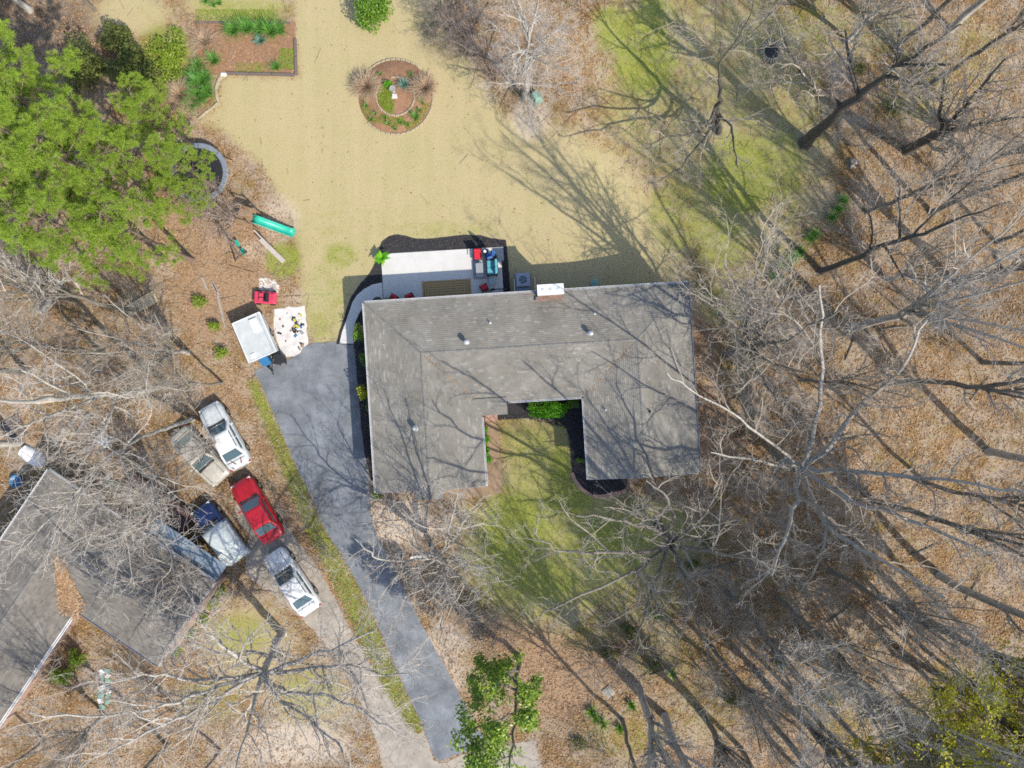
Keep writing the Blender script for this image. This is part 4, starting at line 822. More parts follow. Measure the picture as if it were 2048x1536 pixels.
shrub('gold_shrub', 'yellow-leaved shrub in the dark bed beside the driveway', 724, 785, .42, .6, 2.1, 'leaf_gold', 330, .13)
shrub('shade_shrub', 'dark green shrub hidden in the shade of the west eave', 727, 715, .35, .7, .8, 'leaf_dark', 420, .09)
shrub('drive_corner_shrub', 'round blue-green shrub at the garage corner by the driveway', 754, 991, .45, .4, .7, 'leaf_dark', 800, .06)
shrub('hydrangea', 'green shrub under the west eave halfway along the driveway', 738, 812, .28, .5, .8, 'leaf_dark', 300, .1)
shrub('photinia', 'dense bright green bush at the far edge of the back lawn', 737, 10, 1.5, 1.6, 2.6, 'leaf_mid', 5200, .13)
shrub('yaupon', 'dark olive bush in front of the pines', 262, 150, 2.0, 2.3, 2.8, 'leaf_olive', 5600, .14)
shrub('moss_bush', 'yellow-green sprawling bush west of the planting bed', 338, 112, 1.5, 2.0, 1.0, 'leaf_lime', 4600, .12)
shrub('holly', 'large dark evergreen bush in the shade above the pines', 165, 120, 2.0, 2.0, 3.2, 'leaf_olive', 4200, .14)
shrub('olive_bush', 'olive bush between the lawn strip and the dark wood', 235, 75, 1.3, 1.3, 2.0, 'leaf_olive', 2200, .13)
for k, (x, y, a, b2) in enumerate([(150, 1318, .75, .8), (118, 1352, .85, .85)]): shrub('azalea', 'rounded lime green shrub against the white gutter of the neighbour wing', x, y, a, b2, 1.1, 'leaf_lime', 2400, .08, 'lime shrubs by the neighbour wing')
for k, (x, y) in enumerate([(440, 1185), (425, 1207), (408, 1240), (380, 1268), (350, 1302)]): shrub('gable_shrub', 'small lime green shrub along the brick gable of the neighbour house', x, y, .5, .45, .8, 'leaf_lime', 900, .08, 'shrubs along the neighbour gable')
for k, (x, y) in enumerate([(428, 650), (398, 602), (440, 705)]): shrub('weedy_shrub', 'yellow-green weedy shrub in the straw by the white camper', x, y, .6, .5, .7, 'leaf_lime', 700, .09, 'weedy shrubs near the camper')

G1 = 'strap-leaved clumps of the planting bed'
for x, y, n, l in [(472, 64, 90, .75), (497, 62, 80, .7), (522, 62, 80, .65), (545, 66, 90, .75), (562, 64, 60, .6)]: clump('daylily', 'bright green strap-leaved clump along the top timber of the planting bed', x, y, n * 2, l * 1.15, .05, 'blade', G1)
clump('corner_daylily', 'green clump beside the lower timber of the planting bed', 553, 137, 80, .6, .04, 'blade')
clump('bed_daylily', 'dark green clump alone on the left of the planting bed mulch', 431, 124, 110, .7, .045, 'blade')
clump('side_daylily', 'light green clump left of the planting bed corner', 400, 134, 90, .65, .045, 'blade')
for x, y, n, l in [(405, 172, 130, .95), (400, 196, 110, .85), (388, 210, 90, .75), (418, 190, 80, .7), (415, 160, 80, .65), (392, 155, 70, .6)]: clump('iris_clump', 'lush green clump inside the curved stone border', x, y, n * 2, l * 1.05, .05, 'blade', 'clumps inside the curved border')
clump('sage_plant', 'pale blue-green plant in the planting bed mulch', 523, 84, 150, .45, .06, 'blade_blue'); clump('lambs_ear', 'silvery plant left of the curved border clumps', 378, 168, 110, .4, .06, 'blade_blue')
clump('dead_grass', 'rounded tan clump of dead grass beside the curved border', 368, 196, 1300, .95, .034, 'blade_tan', lean=1.0)
clump('flat_dead_grass', 'flattened pale dead grass on the planting bed', 412, 86, 300, .9, .03, 'blade_tan', lean=1.2)
clump('pampas_grass', 'tan ornamental grass clump on the west rim of the round bed', 734, 178, 1500, .85, .034, 'blade_tan', lean=1.0)
clump('fountain_grass', 'tan ornamental grass clump on the east rim of the round bed', 851, 180, 1400, .8, .034, 'blade_tan', lean=1.0)
DG = 'daffodil clumps at the edge of the wood'
for x, y in [(1700, 395), (1690, 412), (1675, 428), (1632, 472), (1640, 462), (1600, 508), (1588, 520), (1575, 530), (1612, 498), (1560, 552)]: clump('daffodil_clump', 'vivid green leaf clump at the edge of the eastern wood', x, y, 70, .55, .045, 'blade', DG)
for x, y in [(1190, 1432), (1205, 1445), (1182, 1420), (1262, 1408), (1240, 1455), (1310, 1232), (1345, 1345)]: clump('ivy_clump', 'dark green leaf clump on the leaf litter south of the front lawn', x, y, 60, .5, .06, 'leaf_dark', 'green clumps in the southern litter')
for x, y in [(428, 12), (440, 8), (412, 4)]: clump('weed_clump', 'green weed clump on the grass above the planting bed', x, y, 50, .4, .05, 'blade', 'weeds above the planting bed')
B1 = 'bare brown brush'
BL = 'tangled bare brown brush at the back edge of the lawn'
for x, y, h, s, n in [(905, 60, 3.0, 2.0, 12), (950, 110, 2.8, 1.9, 12), (880, 20, 2.6, 1.7, 9), (990, 165, 2.2, 1.6, 9)]: brush('bare_shrub', BL, x, y, h, s, n, group=B1)
brush('playset_bush', 'dense bare pinkish bush between trampoline and slide', 465, 440, 3.0, 2.2, 20, 'twig_brown'); brush('tall_bare_bush', 'bare bush overhanging the trampoline edge', 430, 415, 2.6, 1.9, 12, 'twig_brown')
for x, y, h, s, n in [(620, 1005, 2.2, 1.5, 8), (560, 1140, 2.4, 1.7, 8), (655, 1095, 2.0, 1.2, 6)]: brush('verge_brush', 'bare grey brush in the leaf strip beside the grass verge', x, y, h, s, n, 'twig', 'brush along the verge')
for x, y, h, s, n in [(345, 975, 2.6, 1.9, 10), (180, 905, 2.6, 2.0, 10), (365, 1130, 2.2, 1.6, 9), (250, 930, 2.2, 1.5, 7), (140, 955, 2, 1.4, 7), (470, 1180, 2.0, 1.5, 8)]: brush('thicket', 'grey bare thicket around the neighbour house and its cars', x, y, h, s, n, 'twig', 'thickets by the neighbour house')
for x, y, h, s, n in [(1320, 985, 2.4, 1.7, 9), (1250, 1290, 2.6, 1.9, 9), (1190, 1330, 2.4, 1.8, 8), (1440, 1050, 2.4, 1.7, 8), (1210, 1500, 2.4, 1.8, 9), (950, 1220, 2.2, 1.6, 8), (1000, 1250, 2.2, 1.6, 7)]: brush('undergrowth', 'bare brown undergrowth around the front lawn', x, y, h, s, n, 'twig_brown' if n % 2 else 'twig', 'undergrowth round the front lawn')
for x, y, h, s, n in [(1700, 290, 2.2, 1.4, 8), (1760, 270, 2.4, 1.6, 8), (1900, 690, 2.4, 1.6, 7), (1650, 660, 2.2, 1.5, 7), (1470, 1240, 2.4, 1.7, 8), (1600, 1450, 2.6, 1.8, 9), (1500, 1420, 2.6, 1.8, 9), (1390, 1330, 2.6, 1.8, 8), (1830, 120, 2.4, 1.8, 8)]: brush('wood_brush', 'low bare brush under the trees of the eastern wood', x, y, h, s, n, 'twig', 'brush in the eastern wood')

# ------------------------------------------------------------------ vehicles
def car(name, label, front, rear, paintm, L=4.7, W=1.8, H=1.42, boxy=0.0, hood=.30, cabf=.17, cabr=-.36, roofm=None, trunkm=None, extras=None):
    """front and rear: photo pixels of the two ends"""
    a, b_ = P(front[0], front[1], .7), P(rear[0], rear[1], .7); c = (a + b_) / 2; rz = math.atan2(a.y - b_.y, a.x - b_.x)
    o = thing(name, label, 'car', (c.x, c.y, .03), rz); w = W / 2; mb = MB()
    st = [(-.5, .74 + .1 * boxy, .66, .42), (-.485, .86 + .06 * boxy, .80, .30), (-.44, .95, .88, .24), (-.34, 1, .92, .2), (-.15, 1, .95, .2), (.08, 1, .95, .2), (.22, 1, .93, .2), (.36, .985, .87, .2), (.44, .93, .80, .24), (.485, .83 + .07 * boxy, .70, .3), (.5, .70 + .12 * boxy, .60, .42)]
    ring = []
    for x, ww, zt, zb in st:
        h = w * ww; half = [(h * .80, zb), (h * .97, zb + .10), (h, .52), (h * .985, zt - .16), (h * .93, zt - .045), (h * .82, zt), (h * .45, zt + .022), (0, zt + .03)]
        ring.append([(x * L, y, z) for y, z in half] + [(x * L, -y, z) for y, z in half[-2::-1]])
    n = len(ring[0]); vs = [v for r_ in ring for v in r_]; fs = [(i * n + k, i * n + k + 1, (i + 1) * n + k + 1, (i + 1) * n + k) for i in range(len(ring) - 1) for k in range(n - 1)]
    fs += [(i * n + n - 1, i * n, (i + 1) * n, (i + 1) * n + n - 1) for i in range(len(ring) - 1)] + [tuple(range(n)), tuple(reversed(range((len(ring) - 1) * n, len(ring) * n)))]
    MB().add(vs, fs).build('body', paintm, o, smooth=True)
    zb, zt = .93, H; x0, x1, x2, x3 = cabr * L, (cabr + .13) * L, (cabf - .13) * L, cabf * L; wb, wt = w * .90, w * .70
    cb = MB(); rows = [(x0, wb, x3, zb), (x0 + (x1 - x0) * .55, wb * .6 + wt * .4, x3 - (x3 - x2) * .55, zb + (zt - zb) * .55), (x1, wt, x2, zt - .03), (x1 + .12, wt * .86, x2 - .12, zt)]
    for xa, yy, xb, z in rows: cb.v += [(xa, -yy, z), (xb, -yy, z), (xb, yy, z), (xa, yy, z)]
    for i in range(3):
        for k in range(4): cb.f.append((i * 4 + k, i * 4 + (k + 1) % 4, (i + 1) * 4 + (k + 1) % 4, (i + 1) * 4 + k))
    cb.f.append((12, 13, 14, 15)); cb.build('cabin', roofm or paintm, o, bevel=.04, smooth=False)
    def pane(nm, q, mat='glass', off=.012):
        q = [Vector(v) for v in q]; nn = (q[1] - q[0]).cross(q[2] - q[0]).normalized()
        if nn.z < 0: nn = -nn
        MB().add([v + nn * off for v in q] + [v - nn * .01 for v in q], [(0, 1, 2, 3), (7, 6, 5, 4), (0, 4, 5, 1), (1, 5, 6, 2), (2, 6, 7, 3), (3, 7, 4, 0)]).build(nm, mat, o)
    def lerp(p, q_, t): return Vector(p).lerp(Vector(q_), t)
    def face(a0, a1, t0, t1, m): # a0,a1 lower corners; t0,t1 upper corners
        lo0, lo1, up0, up1 = lerp(a0, t0, .08), lerp(a1, t1, .08), lerp(a0, t0, .90), lerp(a1, t1, .90)
        return [lerp(lo0, lo1, m), lerp(lo0, lo1, 1 - m), lerp(up0, up1, 1 - m), lerp(up0, up1, m)]
    mid = lambda i, k: Vector(cb.v[i * 4 + k])
    pane('windshield', face((x3 + .02, -wb, zb), (x3 + .02, wb, zb), (x2, -wt, zt - .02), (x2, wt, zt - .02), .07), off=.03)
    pane('rear_window', face((x0 - .02, wb, zb), (x0 - .02, -wb, zb), (x1, wt, zt - .02), (x1, -wt, zt - .02), .09), off=.03)
    for s in (-1, 1):
        lo = lambda x: (x, s * (wb + .004), zb + .02); hi = lambda x: (x, s * (wt + .004), zt - .05); m = (x1 + x2) / 2
        for xa, xb, ya, yb in ((x0 + .35, m - .04, x1 + .08, m - .04), (m + .04, x3 - .35, m + .04, x2 - .08)): pane('side_window', [lo(xa), lo(xb), hi(yb), hi(ya)], off=.015)
        MB().box((x3 - .35, s * (w + .08), .98), (.12, .2, .12)).build('mirror', paintm, o, bevel=.02)
        MB().box((L * .468, s * w * .66, .66), (.16, .34, .13), rz=-s * .22).build('headlight', 'headlight', o, bevel=.02)
        MB().box((-L * .478, s * w * .72, .72), (.13, .32, .14), rz=s * .2).build('taillight', 'taillight', o, bevel=.02)
        for xw in (.30, -.29):
            wh = MB().tube([(xw * L, s * (w - .19), .31), (xw * L, s * (w + .012), .31)], .32, 18).build('wheel', 'rubber', o); MB().tube([(xw * L, s * (w - .03), .31), (xw * L, s * (w + .02), .31)], .19, 14).build('rim', 'rim', wh)
    MB().box((L * .497, 0, .46), (.1, W * .74, .16)).build('bumper', paintm, o, bevel=.04); MB().box((-L * .497, 0, .48), (.1, W * .78, .18)).build('bumper', paintm, o, bevel=.04)
    ln = MB()
    for x_, w_ in ((x3 + .22, W * .78), (cabr * L - .16, W * .74)): MB().box((x_, 0, .955 if x_ > 0 else .945), (.02, w_, .012)).build('panel_seam', 'dark', o)
    for s_ in (-1, 1): MB().box(((x3 + .22 + L * .46) / 2, s_ * w * .62, .90), (L * .46 - x3 - .24, .018, .03), tilt=('Y', .07)).build('panel_seam', 'dark', o)
    ln.box((x3 + .11, 0, .955), (.16, wb * 1.7, .02)); ln.build('cowl', 'dark', o)
    if extras: extras(o, L, w)
    return o
def rusty(o, L, w):
    for x, y, l, a in ((-.40, .25, .5, .5), (-.42, -.3, .45, -.3), (-.46, .5, .3, .4)): MB().box((x * L, y, .925 if x > -.45 else .86), (l, .07, .02), a).build('rust_streak', 'rust', o)
car('parked_car', 'weathered white sedan with rust streaks on its trunk under the thin branches', (416, 812), (482, 932), 'p_silver', 4.9, 1.82, roofm='p_white', extras=rusty)
car('old_car', 'boxy beige old car with squared hood among the twigs', (436, 952), (362, 872), 'p_beige', 4.6, 1.8, 1.4, boxy=1.0)
car('red_car', 'shiny red sedan parked on the concrete beside the navy car', (478, 960), (550, 1080), 'p_red', 4.8, 1.84)
nv = car('navy_car', 'navy blue car half hidden under a pale tarp', (402, 1018), (470, 1112), 'p_navy', 4.5, 1.78)
car('silver_car', 'white sedan with red tail lamps at the top of the concrete drive', (538, 1096), (630, 1232), 'p_white', 5.0, 1.84)
# tarp thrown over the navy car
tg = []; a, b_ = P(402, 1018, .7), P(470, 1112, .7); c = (a + b_) / 2
def carz(x, y):
    cab = np.clip(min((x + 1.75) / .6, (.85 - x) / .6, (.86 - abs(y)) / .22), 0, 1); return 1.0 + .48 * cab
mb = MB(); nxx, nyy = 22, 16
for i in range(nxx):
    for j in range(nyy):
        x = -2.45 + 2.95 * i / (nxx - 1); y = -1.12 + 2.24 * j / (nyy - 1); z = carz(x, y) + .03 + U(-.012, .012)
        over = max(0, abs(y) - .9) + max(0, -2.15 - x); z -= over * 2.2
        mb.v.append((x + U(-.03, .03), y * (1 - over * .35) + U(-.02, .02), z))
for i in range(nxx - 1):
    for j in range(nyy - 1): k = i * nyy + j; mb.f.append((k, k + nyy, k + nyy + 1, k + 1))
tp = mb.build('car_tarp', 'tarp', None, (c.x, c.y, .03), math.atan2(a.y - b_.y, a.x - b_.x), smooth=True); tag(tp, 'pale grey tarp draped over the cabin of the navy car', 'tarp')
md = tp.modifiers.new('thickness', 'SOLIDIFY'); md.thickness = .008

cc = P(507, 674.5, 1.25); crz = math.atan2(-(704 - 625), 553 - 519)
cmp_ = thing('camper', 'low white pop-up camper with roof hatch beside the sand pad', 'camper', (cc.x, cc.y, 0), crz)
MB().box((0, 0, .62), (2.85, 2.0, .66)).build('body', 'white_metal', cmp_, bevel=.05)
rt = MB().box((0, 0, 1.06), (3.02, 2.14, .2)).build('roof', 'white_metal', cmp_, bevel=.05)
for y in (1.03, -1.03): MB().box((0, y, 1.175), (3.0, .05, .035)).build('roof_rail', 'white_plastic', rt, bevel=.01)
MB().box((0, .86, 1.18), (2.9, .06, .04)).build('awning_roll', 'galv', rt, bevel=.015)
for x in (1.48, -1.48): MB().box((x, 0, 1.172), (.05, 2.0, .03)).build('roof_rail', 'white_plastic', rt, bevel=.01)
MB().box((-.75, .42, 1.22), (.95, .55, .13)).build('roof_hatch', 'white_plastic', rt, bevel=.03); MB().box((1.18, -.55, 1.2), (.35, .32, .08)).build('roof_vent', 'white_plastic', rt, bevel=.02)
for s in (-1, 1):
    wh = MB().tube([(0, s * .85, .3), (0, s * 1.03, .3)], .3, 16).build('wheel', 'rubber', cmp_); MB().tube([(0, s * 1.0, .3), (0, s * 1.04, .3)], .17, 12).build('rim', 'rim', wh)
MB().tube([(1.4, .55, .4), (2.5, 0, .42), (2.85, 0, .42)], .04, 8).tube([(1.4, -.55, .4), (2.5, 0, .42)], .04, 8).tube([(2.5, 0, .42), (2.5, 0, .0)], .03, 8).build('drawbar', 'dark', cmp_)
def bin_(name, label, px, py, mat, r=.3, h=1.0, rz=0):
    c = P(px, py, h); o = thing(name, label, 'bin', (c.x, c.y, .0), rz); MB().box((0, 0, h * .45), (r * 1.8, r * 1.8, h * .9), 0, 1.15).build('body', mat, o, bevel=.04)
    MB().box((0, 0, h * .945), (r * 2.2, r * 2.15, .07)).build('lid', mat, o, bevel=.03)
    for s in (-1, 1): MB().tube([(s * r * .8, -r, .1), (s * r * .6, -r, .1)], .1, 12).build('wheel', 'rubber', o)
    MB().tube([(-r * .7, -r * 1.2, h * .9), (r * .7, -r * 1.2, h * .9)], .02, 8).build('handle', mat, o); return o
bin_('recycling_bin', 'blue wheeled bin at the end of the white camper', 528, 721, 'blue_plastic', rz=.6); bin_('rubbish_bin', 'black wheeled bin at the corner of the driveway', 556, 718, 'dark', rz=.2)
def tarpsheet(): pass

# ------------------------------------------------------------------ patio things
PZ = .11
def seatlike(name, label, cat, px, py, w, d, mat, rz, z=PZ, back=True, arms=True, cushions=1, frame='dark', seat_h=.42, group=None):
    """outdoor chair or sofa: local +y is the way it faces"""
    c = P(px, py, z + seat_h); o = thing(name, label, cat, (c.x, c.y, z), rz, group)
    for sx in (-1, 1):
        for sy in (-1, 1): MB().box((sx * (w / 2 - .04), sy * (d / 2 - .04), seat_h * .36), (.05, .05, seat_h * .72)).build('leg', frame, o)
    MB().box((0, 0, seat_h * .78), (w, d, .07)).build('seat_frame', frame, o, bevel=.015); cw = (w - .12) / cushions
    for k in range(cushions): MB().box((-w / 2 + .06 + cw * (k + .5), .03, seat_h * .78 + .11), (cw - .015, d - .12, .14)).build('seat_cushion', mat, o, bevel=.04)
    if back:
        for k in range(cushions): MB().box((-w / 2 + .06 + cw * (k + .5), -d / 2 + .1, seat_h + .34), (cw - .015, .17, .48), tilt=('X', .16)).build('back_cushion', mat, o, bevel=.05)
        MB().box((0, -d / 2 + .0, seat_h + .26), (w, .04, .5), tilt=('X', .16)).build('backrest', frame, o)
    if arms:
        for s in (-1, 1): MB().box((s * (w / 2 - .02), 0, seat_h + .2), (.05, d, .04)).build('armrest', frame, o)
    return o
seatlike('red_chair', 'red-cushioned patio chair in the sun beside the grey rug', 'chair', 955, 510, .62, .66, 'red', math.pi + .06, arms=True)
seatlike('ottoman', 'small red square ottoman turned askew on the shaded patio', 'ottoman', 968, 575, .52, .52, 'red', .5, back=False, arms=False)
seatlike('loveseat', 'teal two-seat patio sofa on the patio east end', 'sofa', 984, 535, 1.15, .74, 'teal', math.pi / 2 + .05, cushions=2)
seatlike('blue_armchair', 'navy blue patio chair behind the teal sofa', 'chair', 978, 512, .55, .55, 'blue', .4)
GR = 'red chairs tucked under the eave'
for x, y, r_ in ((787, 600, 2.6), (822, 599, 3.6)): seatlike('lawn_chair', 'dark red chair half under the north eave of the house', 'chair', x, y, .6, .62, 'red', r_, group=GR)
c = P(959, 540, PZ + .45); o = thing('coffee_table', 'slate grey rectangular coffee table facing the teal sofa', 'table', (c.x, c.y, PZ), .06)
MB().box((0, 0, .42), (.52, 1.0, .05)).build('tabletop', 'grey_cloth', o, bevel=.015)
for sx in (-1, 1):
    for sy in (-1, 1): MB().box((sx * .22, sy * .45, .2), (.05, .05, .4)).build('leg', 'dark', o)
c = P(984, 562, PZ + .4); o = thing('glass_table', 'square pale glass side table near the teal sofa', 'table', (c.x, c.y, PZ), .05)
MB().box((0, 0, .42), (.42, .42, .02)).build('tabletop', 'tabletop_glass', o)
for sx in (-1, 1):
    MB().box((sx * .2, 0, .405), (.03, .43, .03)).build('rail', 'white_metal', o); MB().box((0, sx * .2, .405), (.36, .03, .03)).build('rail', 'white_metal', o)
    for sy in (-1, 1): MB().box((sx * .2, sy * .2, .195), (.03, .03, .39)).build('leg', 'white_metal', o)
c = P(970, 503, PZ + .5); o = thing('side_table', 'small round dark side table with a white bowl', 'table', (c.x, c.y, PZ))
MB().lathe([(.2, .48), (.21, .5), (.2, .52)], 20).build('tabletop', 'dark', o); MB().tube([(0, 0, .02), (0, 0, .48)], .025, 8).build('pedestal', 'dark', o); MB().lathe([(.15, 0), (.15, .02), (.03, .04)], 16).build('base', 'dark', o)
bw = MB().lathe([(.05, 0), (.11, .07), (.1, .07), (.04, .02)], 16).build('bowl', 'white_plastic', None, (c.x, c.y, PZ + .52), smooth=True); tag(bw, 'white bowl on the round dark side table', 'bowl')
c = P(986, 507, PZ + 1.2); o = thing('patio_umbrella', 'closed blue patio umbrella standing behind the teal sofa', 'umbrella', (c.x, c.y, PZ))
MB().lathe([(.24, 0), (.24, .05), (.08, .1), (.04, .16)], 20).build('base', 'dark', o, smooth=True); MB().tube([(0, 0, .1), (0, 0, 2.35)], .022, 8).build('pole', 'galv', o)
cn = MB(); nn = 24
for i, (r_, z) in enumerate([(.02, 2.32), (.07, 2.15), (.12, 1.8), (.15, 1.4), (.12, 1.15), (.13, 1.0)]):
    for k in range(nn): t = 6.2832 * k / nn; q = r_ * (1 + .35 * math.sin(t * 6)); cn.v.append((q * math.cos(t), q * math.sin(t), z))
for i in range(5):
    for k in range(nn): cn.f.append((i * nn + k, i * nn + (k + 1) % nn, (i + 1) * nn + (k + 1) % nn, (i + 1) * nn + k))
cn.build('canopy', 'blue', o, smooth=True)
c = P(1000, 508, PZ + .02)
sheet_o = MB().box((0, 0, .008), (.75, 1.0, .012)).build('dark_mat', 'grey_cloth', None, (c.x - .12, c.y, PZ + .001), .06); tag(sheet_o, 'dark grey mat under the closed umbrella', 'mat')
c = P(961, 525, PZ + .01); gr = MB().box((0, 0, .006), (1.1, 1.75, .008)).build('grey_rug', 'grey_pad', None, (c.x, c.y - .3, PZ + .001), .06); tag(gr, 'pale grey rug under the coffee table', 'rug')
c0, c1 = P(894, 588, PZ), None; rug = thing('striped_rug', 'tan striped rug on the shaded patio by the house', 'rug', (c0.x, c0.y, PZ + .001), .06)
MB().box((0, 0, .005), (3.5, 2.0, .01)).build('field', 'rug', rug)
for k in range(9): MB().box((0, -.72 + k * .18, .0115), (2.72 - .0 * k, .05, .003)).build('stripe', 'rug_dark', rug)
for s in (-1, 1): MB().box((s * 1.6, 0, .0115), (.07, 1.75, .003)).build('stripe', 'rug_dark', rug); MB().box((s * 1.44, 0, .0115), (.05, 1.62, .003)).build('stripe', 'rug_dark', rug); MB().box((0, s * .89, .0115), (3.1, .06, .003)).build('stripe', 'rug_dark', rug)
c = P(764, 516, .4); o = thing('potted_palm', 'leafy palm in a brown pot at the patio corner', 'plant', (c.x, c.y, PZ))
MB().lathe([(.15, 0), (.23, .3), (.25, .38), (.22, .38), (.19, .3)], 18).build('pot', 'terracotta', o, smooth=True); fv = MB()
for k in range(16):
    a = k * .83 + U(-.2, .2); d = Vector((math.cos(a), math.sin(a), 0)); s = Vector((-d.y, d.x, 0)); l = U(.6, .95); b0 = len(fv.v)
    for t in (0, .35, .7, 1): q = Vector((0, 0, .36)) + d * l * .75 * t + Vector((0, 0, l * (1.1 * t - .85 * t * t))); ww = .10 * math.sin(math.pi * (.15 + .85 * t) * .95); fv.v += [tuple(q - s * ww), tuple(q + s * ww)]
    fv.f += [(b0 + 2 * i, b0 + 2 * i + 1, b0 + 2 * i + 3, b0 + 2 * i + 2) for i in range(3)]
fv.build('fronds', 'leaf_bright', o)
# bicycle leaning by the eave
c = P(993, 580, PZ + .5); o = thing('bicycle', 'dark bicycle standing by the eave at the patio edge', 'bicycle', (c.x, c.y, PZ), .08)
for x in (-.5, .5):
    wl = MB(); pts = [Vector((x + .31 * math.cos(t), .0 + .04, .33 + .31 * math.sin(t))) for t in np.linspace(0, 6.2832, 25)]; w_ = wl.tube(pts, .018, 6, cap=False).build('wheel', 'rubber', o)
    sp = MB()
    for k in range(8): t = k * .785; sp.tube([(x, .04, .33), (x + .3 * math.cos(t), .04, .33 + .3 * math.sin(t))], .004, 3)
    sp.build('spokes', 'galv', w_)
MB().tube([(-.5, .04, .33), (-.12, .04, .33), (.35, .04, .72), (-.2, .04, .75), (-.12, .04, .33)], .018, 6).tube([(-.5, .04, .33), (-.2, .04, .75), (-.23, .04, .88)], .015, 6).tube([(.5, .04, .33), (.33, .04, .9)], .017, 6).build('frame', 'dark', o)
MB().tube([(.3, -.24, .93), (.36, -.1, .95), (.33, .04, .93), (.36, .18, .95), (.3, .32, .93)], .014, 6).build('handlebar', 'galv', o); MB().box((-.24, .04, .9), (.26, .13, .05), 0, .7).build('saddle', 'dark', o, bevel=.02)
c = P(757, 601, PZ + .6); o = thing('grill', 'round black covered grill under the north eave', 'grill', (c.x - .05, c.y - .1, PZ))
MB().lathe([(.1, .45), (.3, .55), (.36, .72), (.34, .82), (.2, .95), (.03, 1.0)], 22).build('bowl', 'dark', o, smooth=True)
for k in range(3): a = k * 2.09; MB().tube([(math.cos(a) * .18, math.sin(a) * .18, .55), (math.cos(a) * .32, math.sin(a) * .32, 0)], .018, 6).build('leg', 'galv', o)
MB().tube([(0, -.05, 1.0), (0, -.05, 1.05), (0, .05, 1.05), (0, .05, 1.0)], .012, 6).build('handle', 'galv', o)
c = P(772, 600, PZ + .3); o = thing('planter', 'black planter with a yellow flower under the north eave', 'planter', (c.x, c.y - .02, PZ))
MB().lathe([(.11, 0), (.16, .28), (.17, .3), (.14, .3), (.13, .24)], 16).build('pot', 'dark', o, smooth=True); fm = MB()
for k in range(9): a = k * .7; fm.ball((math.cos(a) * .07, math.sin(a) * .07, .34), (.045, .045, .02), 6, 4)
fm.build('flower', 'yellow', o)
# air conditioner beside the chimney
c = P(1046, 560, -.1); c = P(1046, 560, .75); g = float(gz(c.x, c.y)); ac = thing('air_conditioner', 'square grey air conditioning unit with round fan beside the chimney', 'air conditioner', (c.x, c.y, g), HA)
MB().box((0, 0, .06), (1.15, 1.15, .12)).build('pad', 'concrete_old', ac)
MB().box((0, 0, .5), (.9, .9, .72)).build('casing', 'grey_metal', ac, bevel=.03)
tp_ = MB().box((0, 0, .885), (.96, .96, .05)).build('top_panel', 'grey_metal', ac, bevel=.02); MB().lathe([(.27, .912), (.27, .918), (.01, .918)], 28).build('fan_well', 'dark', tp_)
fb = MB()
for k in range(5): a = k * 1.2566; fb.box((math.cos(a) * .14, math.sin(a) * .14, .926), (.2, .09, .008), a)
fb.build('fan_blade', 'blue_metal', tp_); gl = MB()
for r_ in (.1, .18, .27): gl.tube([(r_ * math.cos(t), r_ * math.sin(t), .94) for t in np.linspace(0, 6.2832, 25)], .006, 4, cap=False)
gl.build('fan_grille', 'galv', tp_)
fc = thing('pipe_rail', 'thin white pipe rail round the air conditioner', 'rail', (c.x, c.y, g), HA)
for x in (-.62, .82): MB().tube([(x, .1, .0), (x, .1, .8), (x, -.85, .8)], .025, 6).build('rail', 'white', fc)
c = P(1046, 581, .5); ub = thing('utility_box', 'blue-grey metal box between the air conditioner and the eave', 'box', (c.x, c.y + .02, g), HA)
MB().box((0, 0, .35), (.9, .34, .7)).build('body', 'blue_metal', ub, bevel=.02); MB().box((0, 0, .72), (.95, .38, .04)).build('lid', 'blue_metal', ub, bevel=.01)
c = P(1189, 567); o = thing('septic_lid', 'round pale green lid set in the shaded grass by the north wall', 'lid', c); MB().lathe([(.26, -.1), (.28, .12), (.3, .13), (.3, .17), (.27, .19), (.05, .2)], 24).build('lid', 'green_lid', o); MB().tube([(-.08, 0, .2), (-.08, 0, .23), (.08, 0, .23), (.08, 0, .2)], .012, 6).build('handle', 'green_lid', o)

# ------------------------------------------------------------------ back yard things
c = P(396, 345, .9); o = thing('trampoline', 'round trampoline with grey rim pad under the pine edge', 'trampoline', (c.x, c.y, 0))
MB().lathe([(1.78, .86), (1.78, .87), (.01, .855)], 40).build('mat', 'dark', o)
for k in range(8):
    a0, a1 = k * .7854 + .01, (k + 1) * .7854 - .01; pd = MB(); n = 7
    for i in range(n):
        t = a0 + (a1 - a0) * i / (n - 1)
        for r_, z in ((1.72, .88), (1.76, .92), (2.05, .92), (2.1, .87)): pd.v.append((r_ * math.cos(t), r_ * math.sin(t), z))
    for i in range(n - 1):
        for j in range(3): pd.f.append((i * 4 + j, i * 4 + j + 1, i * 4 + 5 + j, i * 4 + 4 + j))
    pd.build('rim_pad', 'tramp_pad', o)
MB().tube([(2.0 * math.cos(t), 2.0 * math.sin(t), .82) for t in np.linspace(0, 6.2832, 41)], .03, 8, cap=False).build('frame', 'galv', o)
for k in range(6): a = k * 1.047; MB().tube([(2.0 * math.cos(a), 2.0 * math.sin(a), .82), (2.0 * math.cos(a), 2.0 * math.sin(a), 0), (2.0 * math.cos(a + .25), 2.0 * math.sin(a + .25), .02)], .025, 6).build('leg', 'galv', o)
ld = thing('ladder', 'small brown ladder propped at the trampoline rim', 'ladder', P(462, 326)); 
for s in (-1, 1): MB().tube([(s * .18, .18, 0), (s * .18 - .3, 0, .85)], .025, 6).build('rail', 'wood', ld)
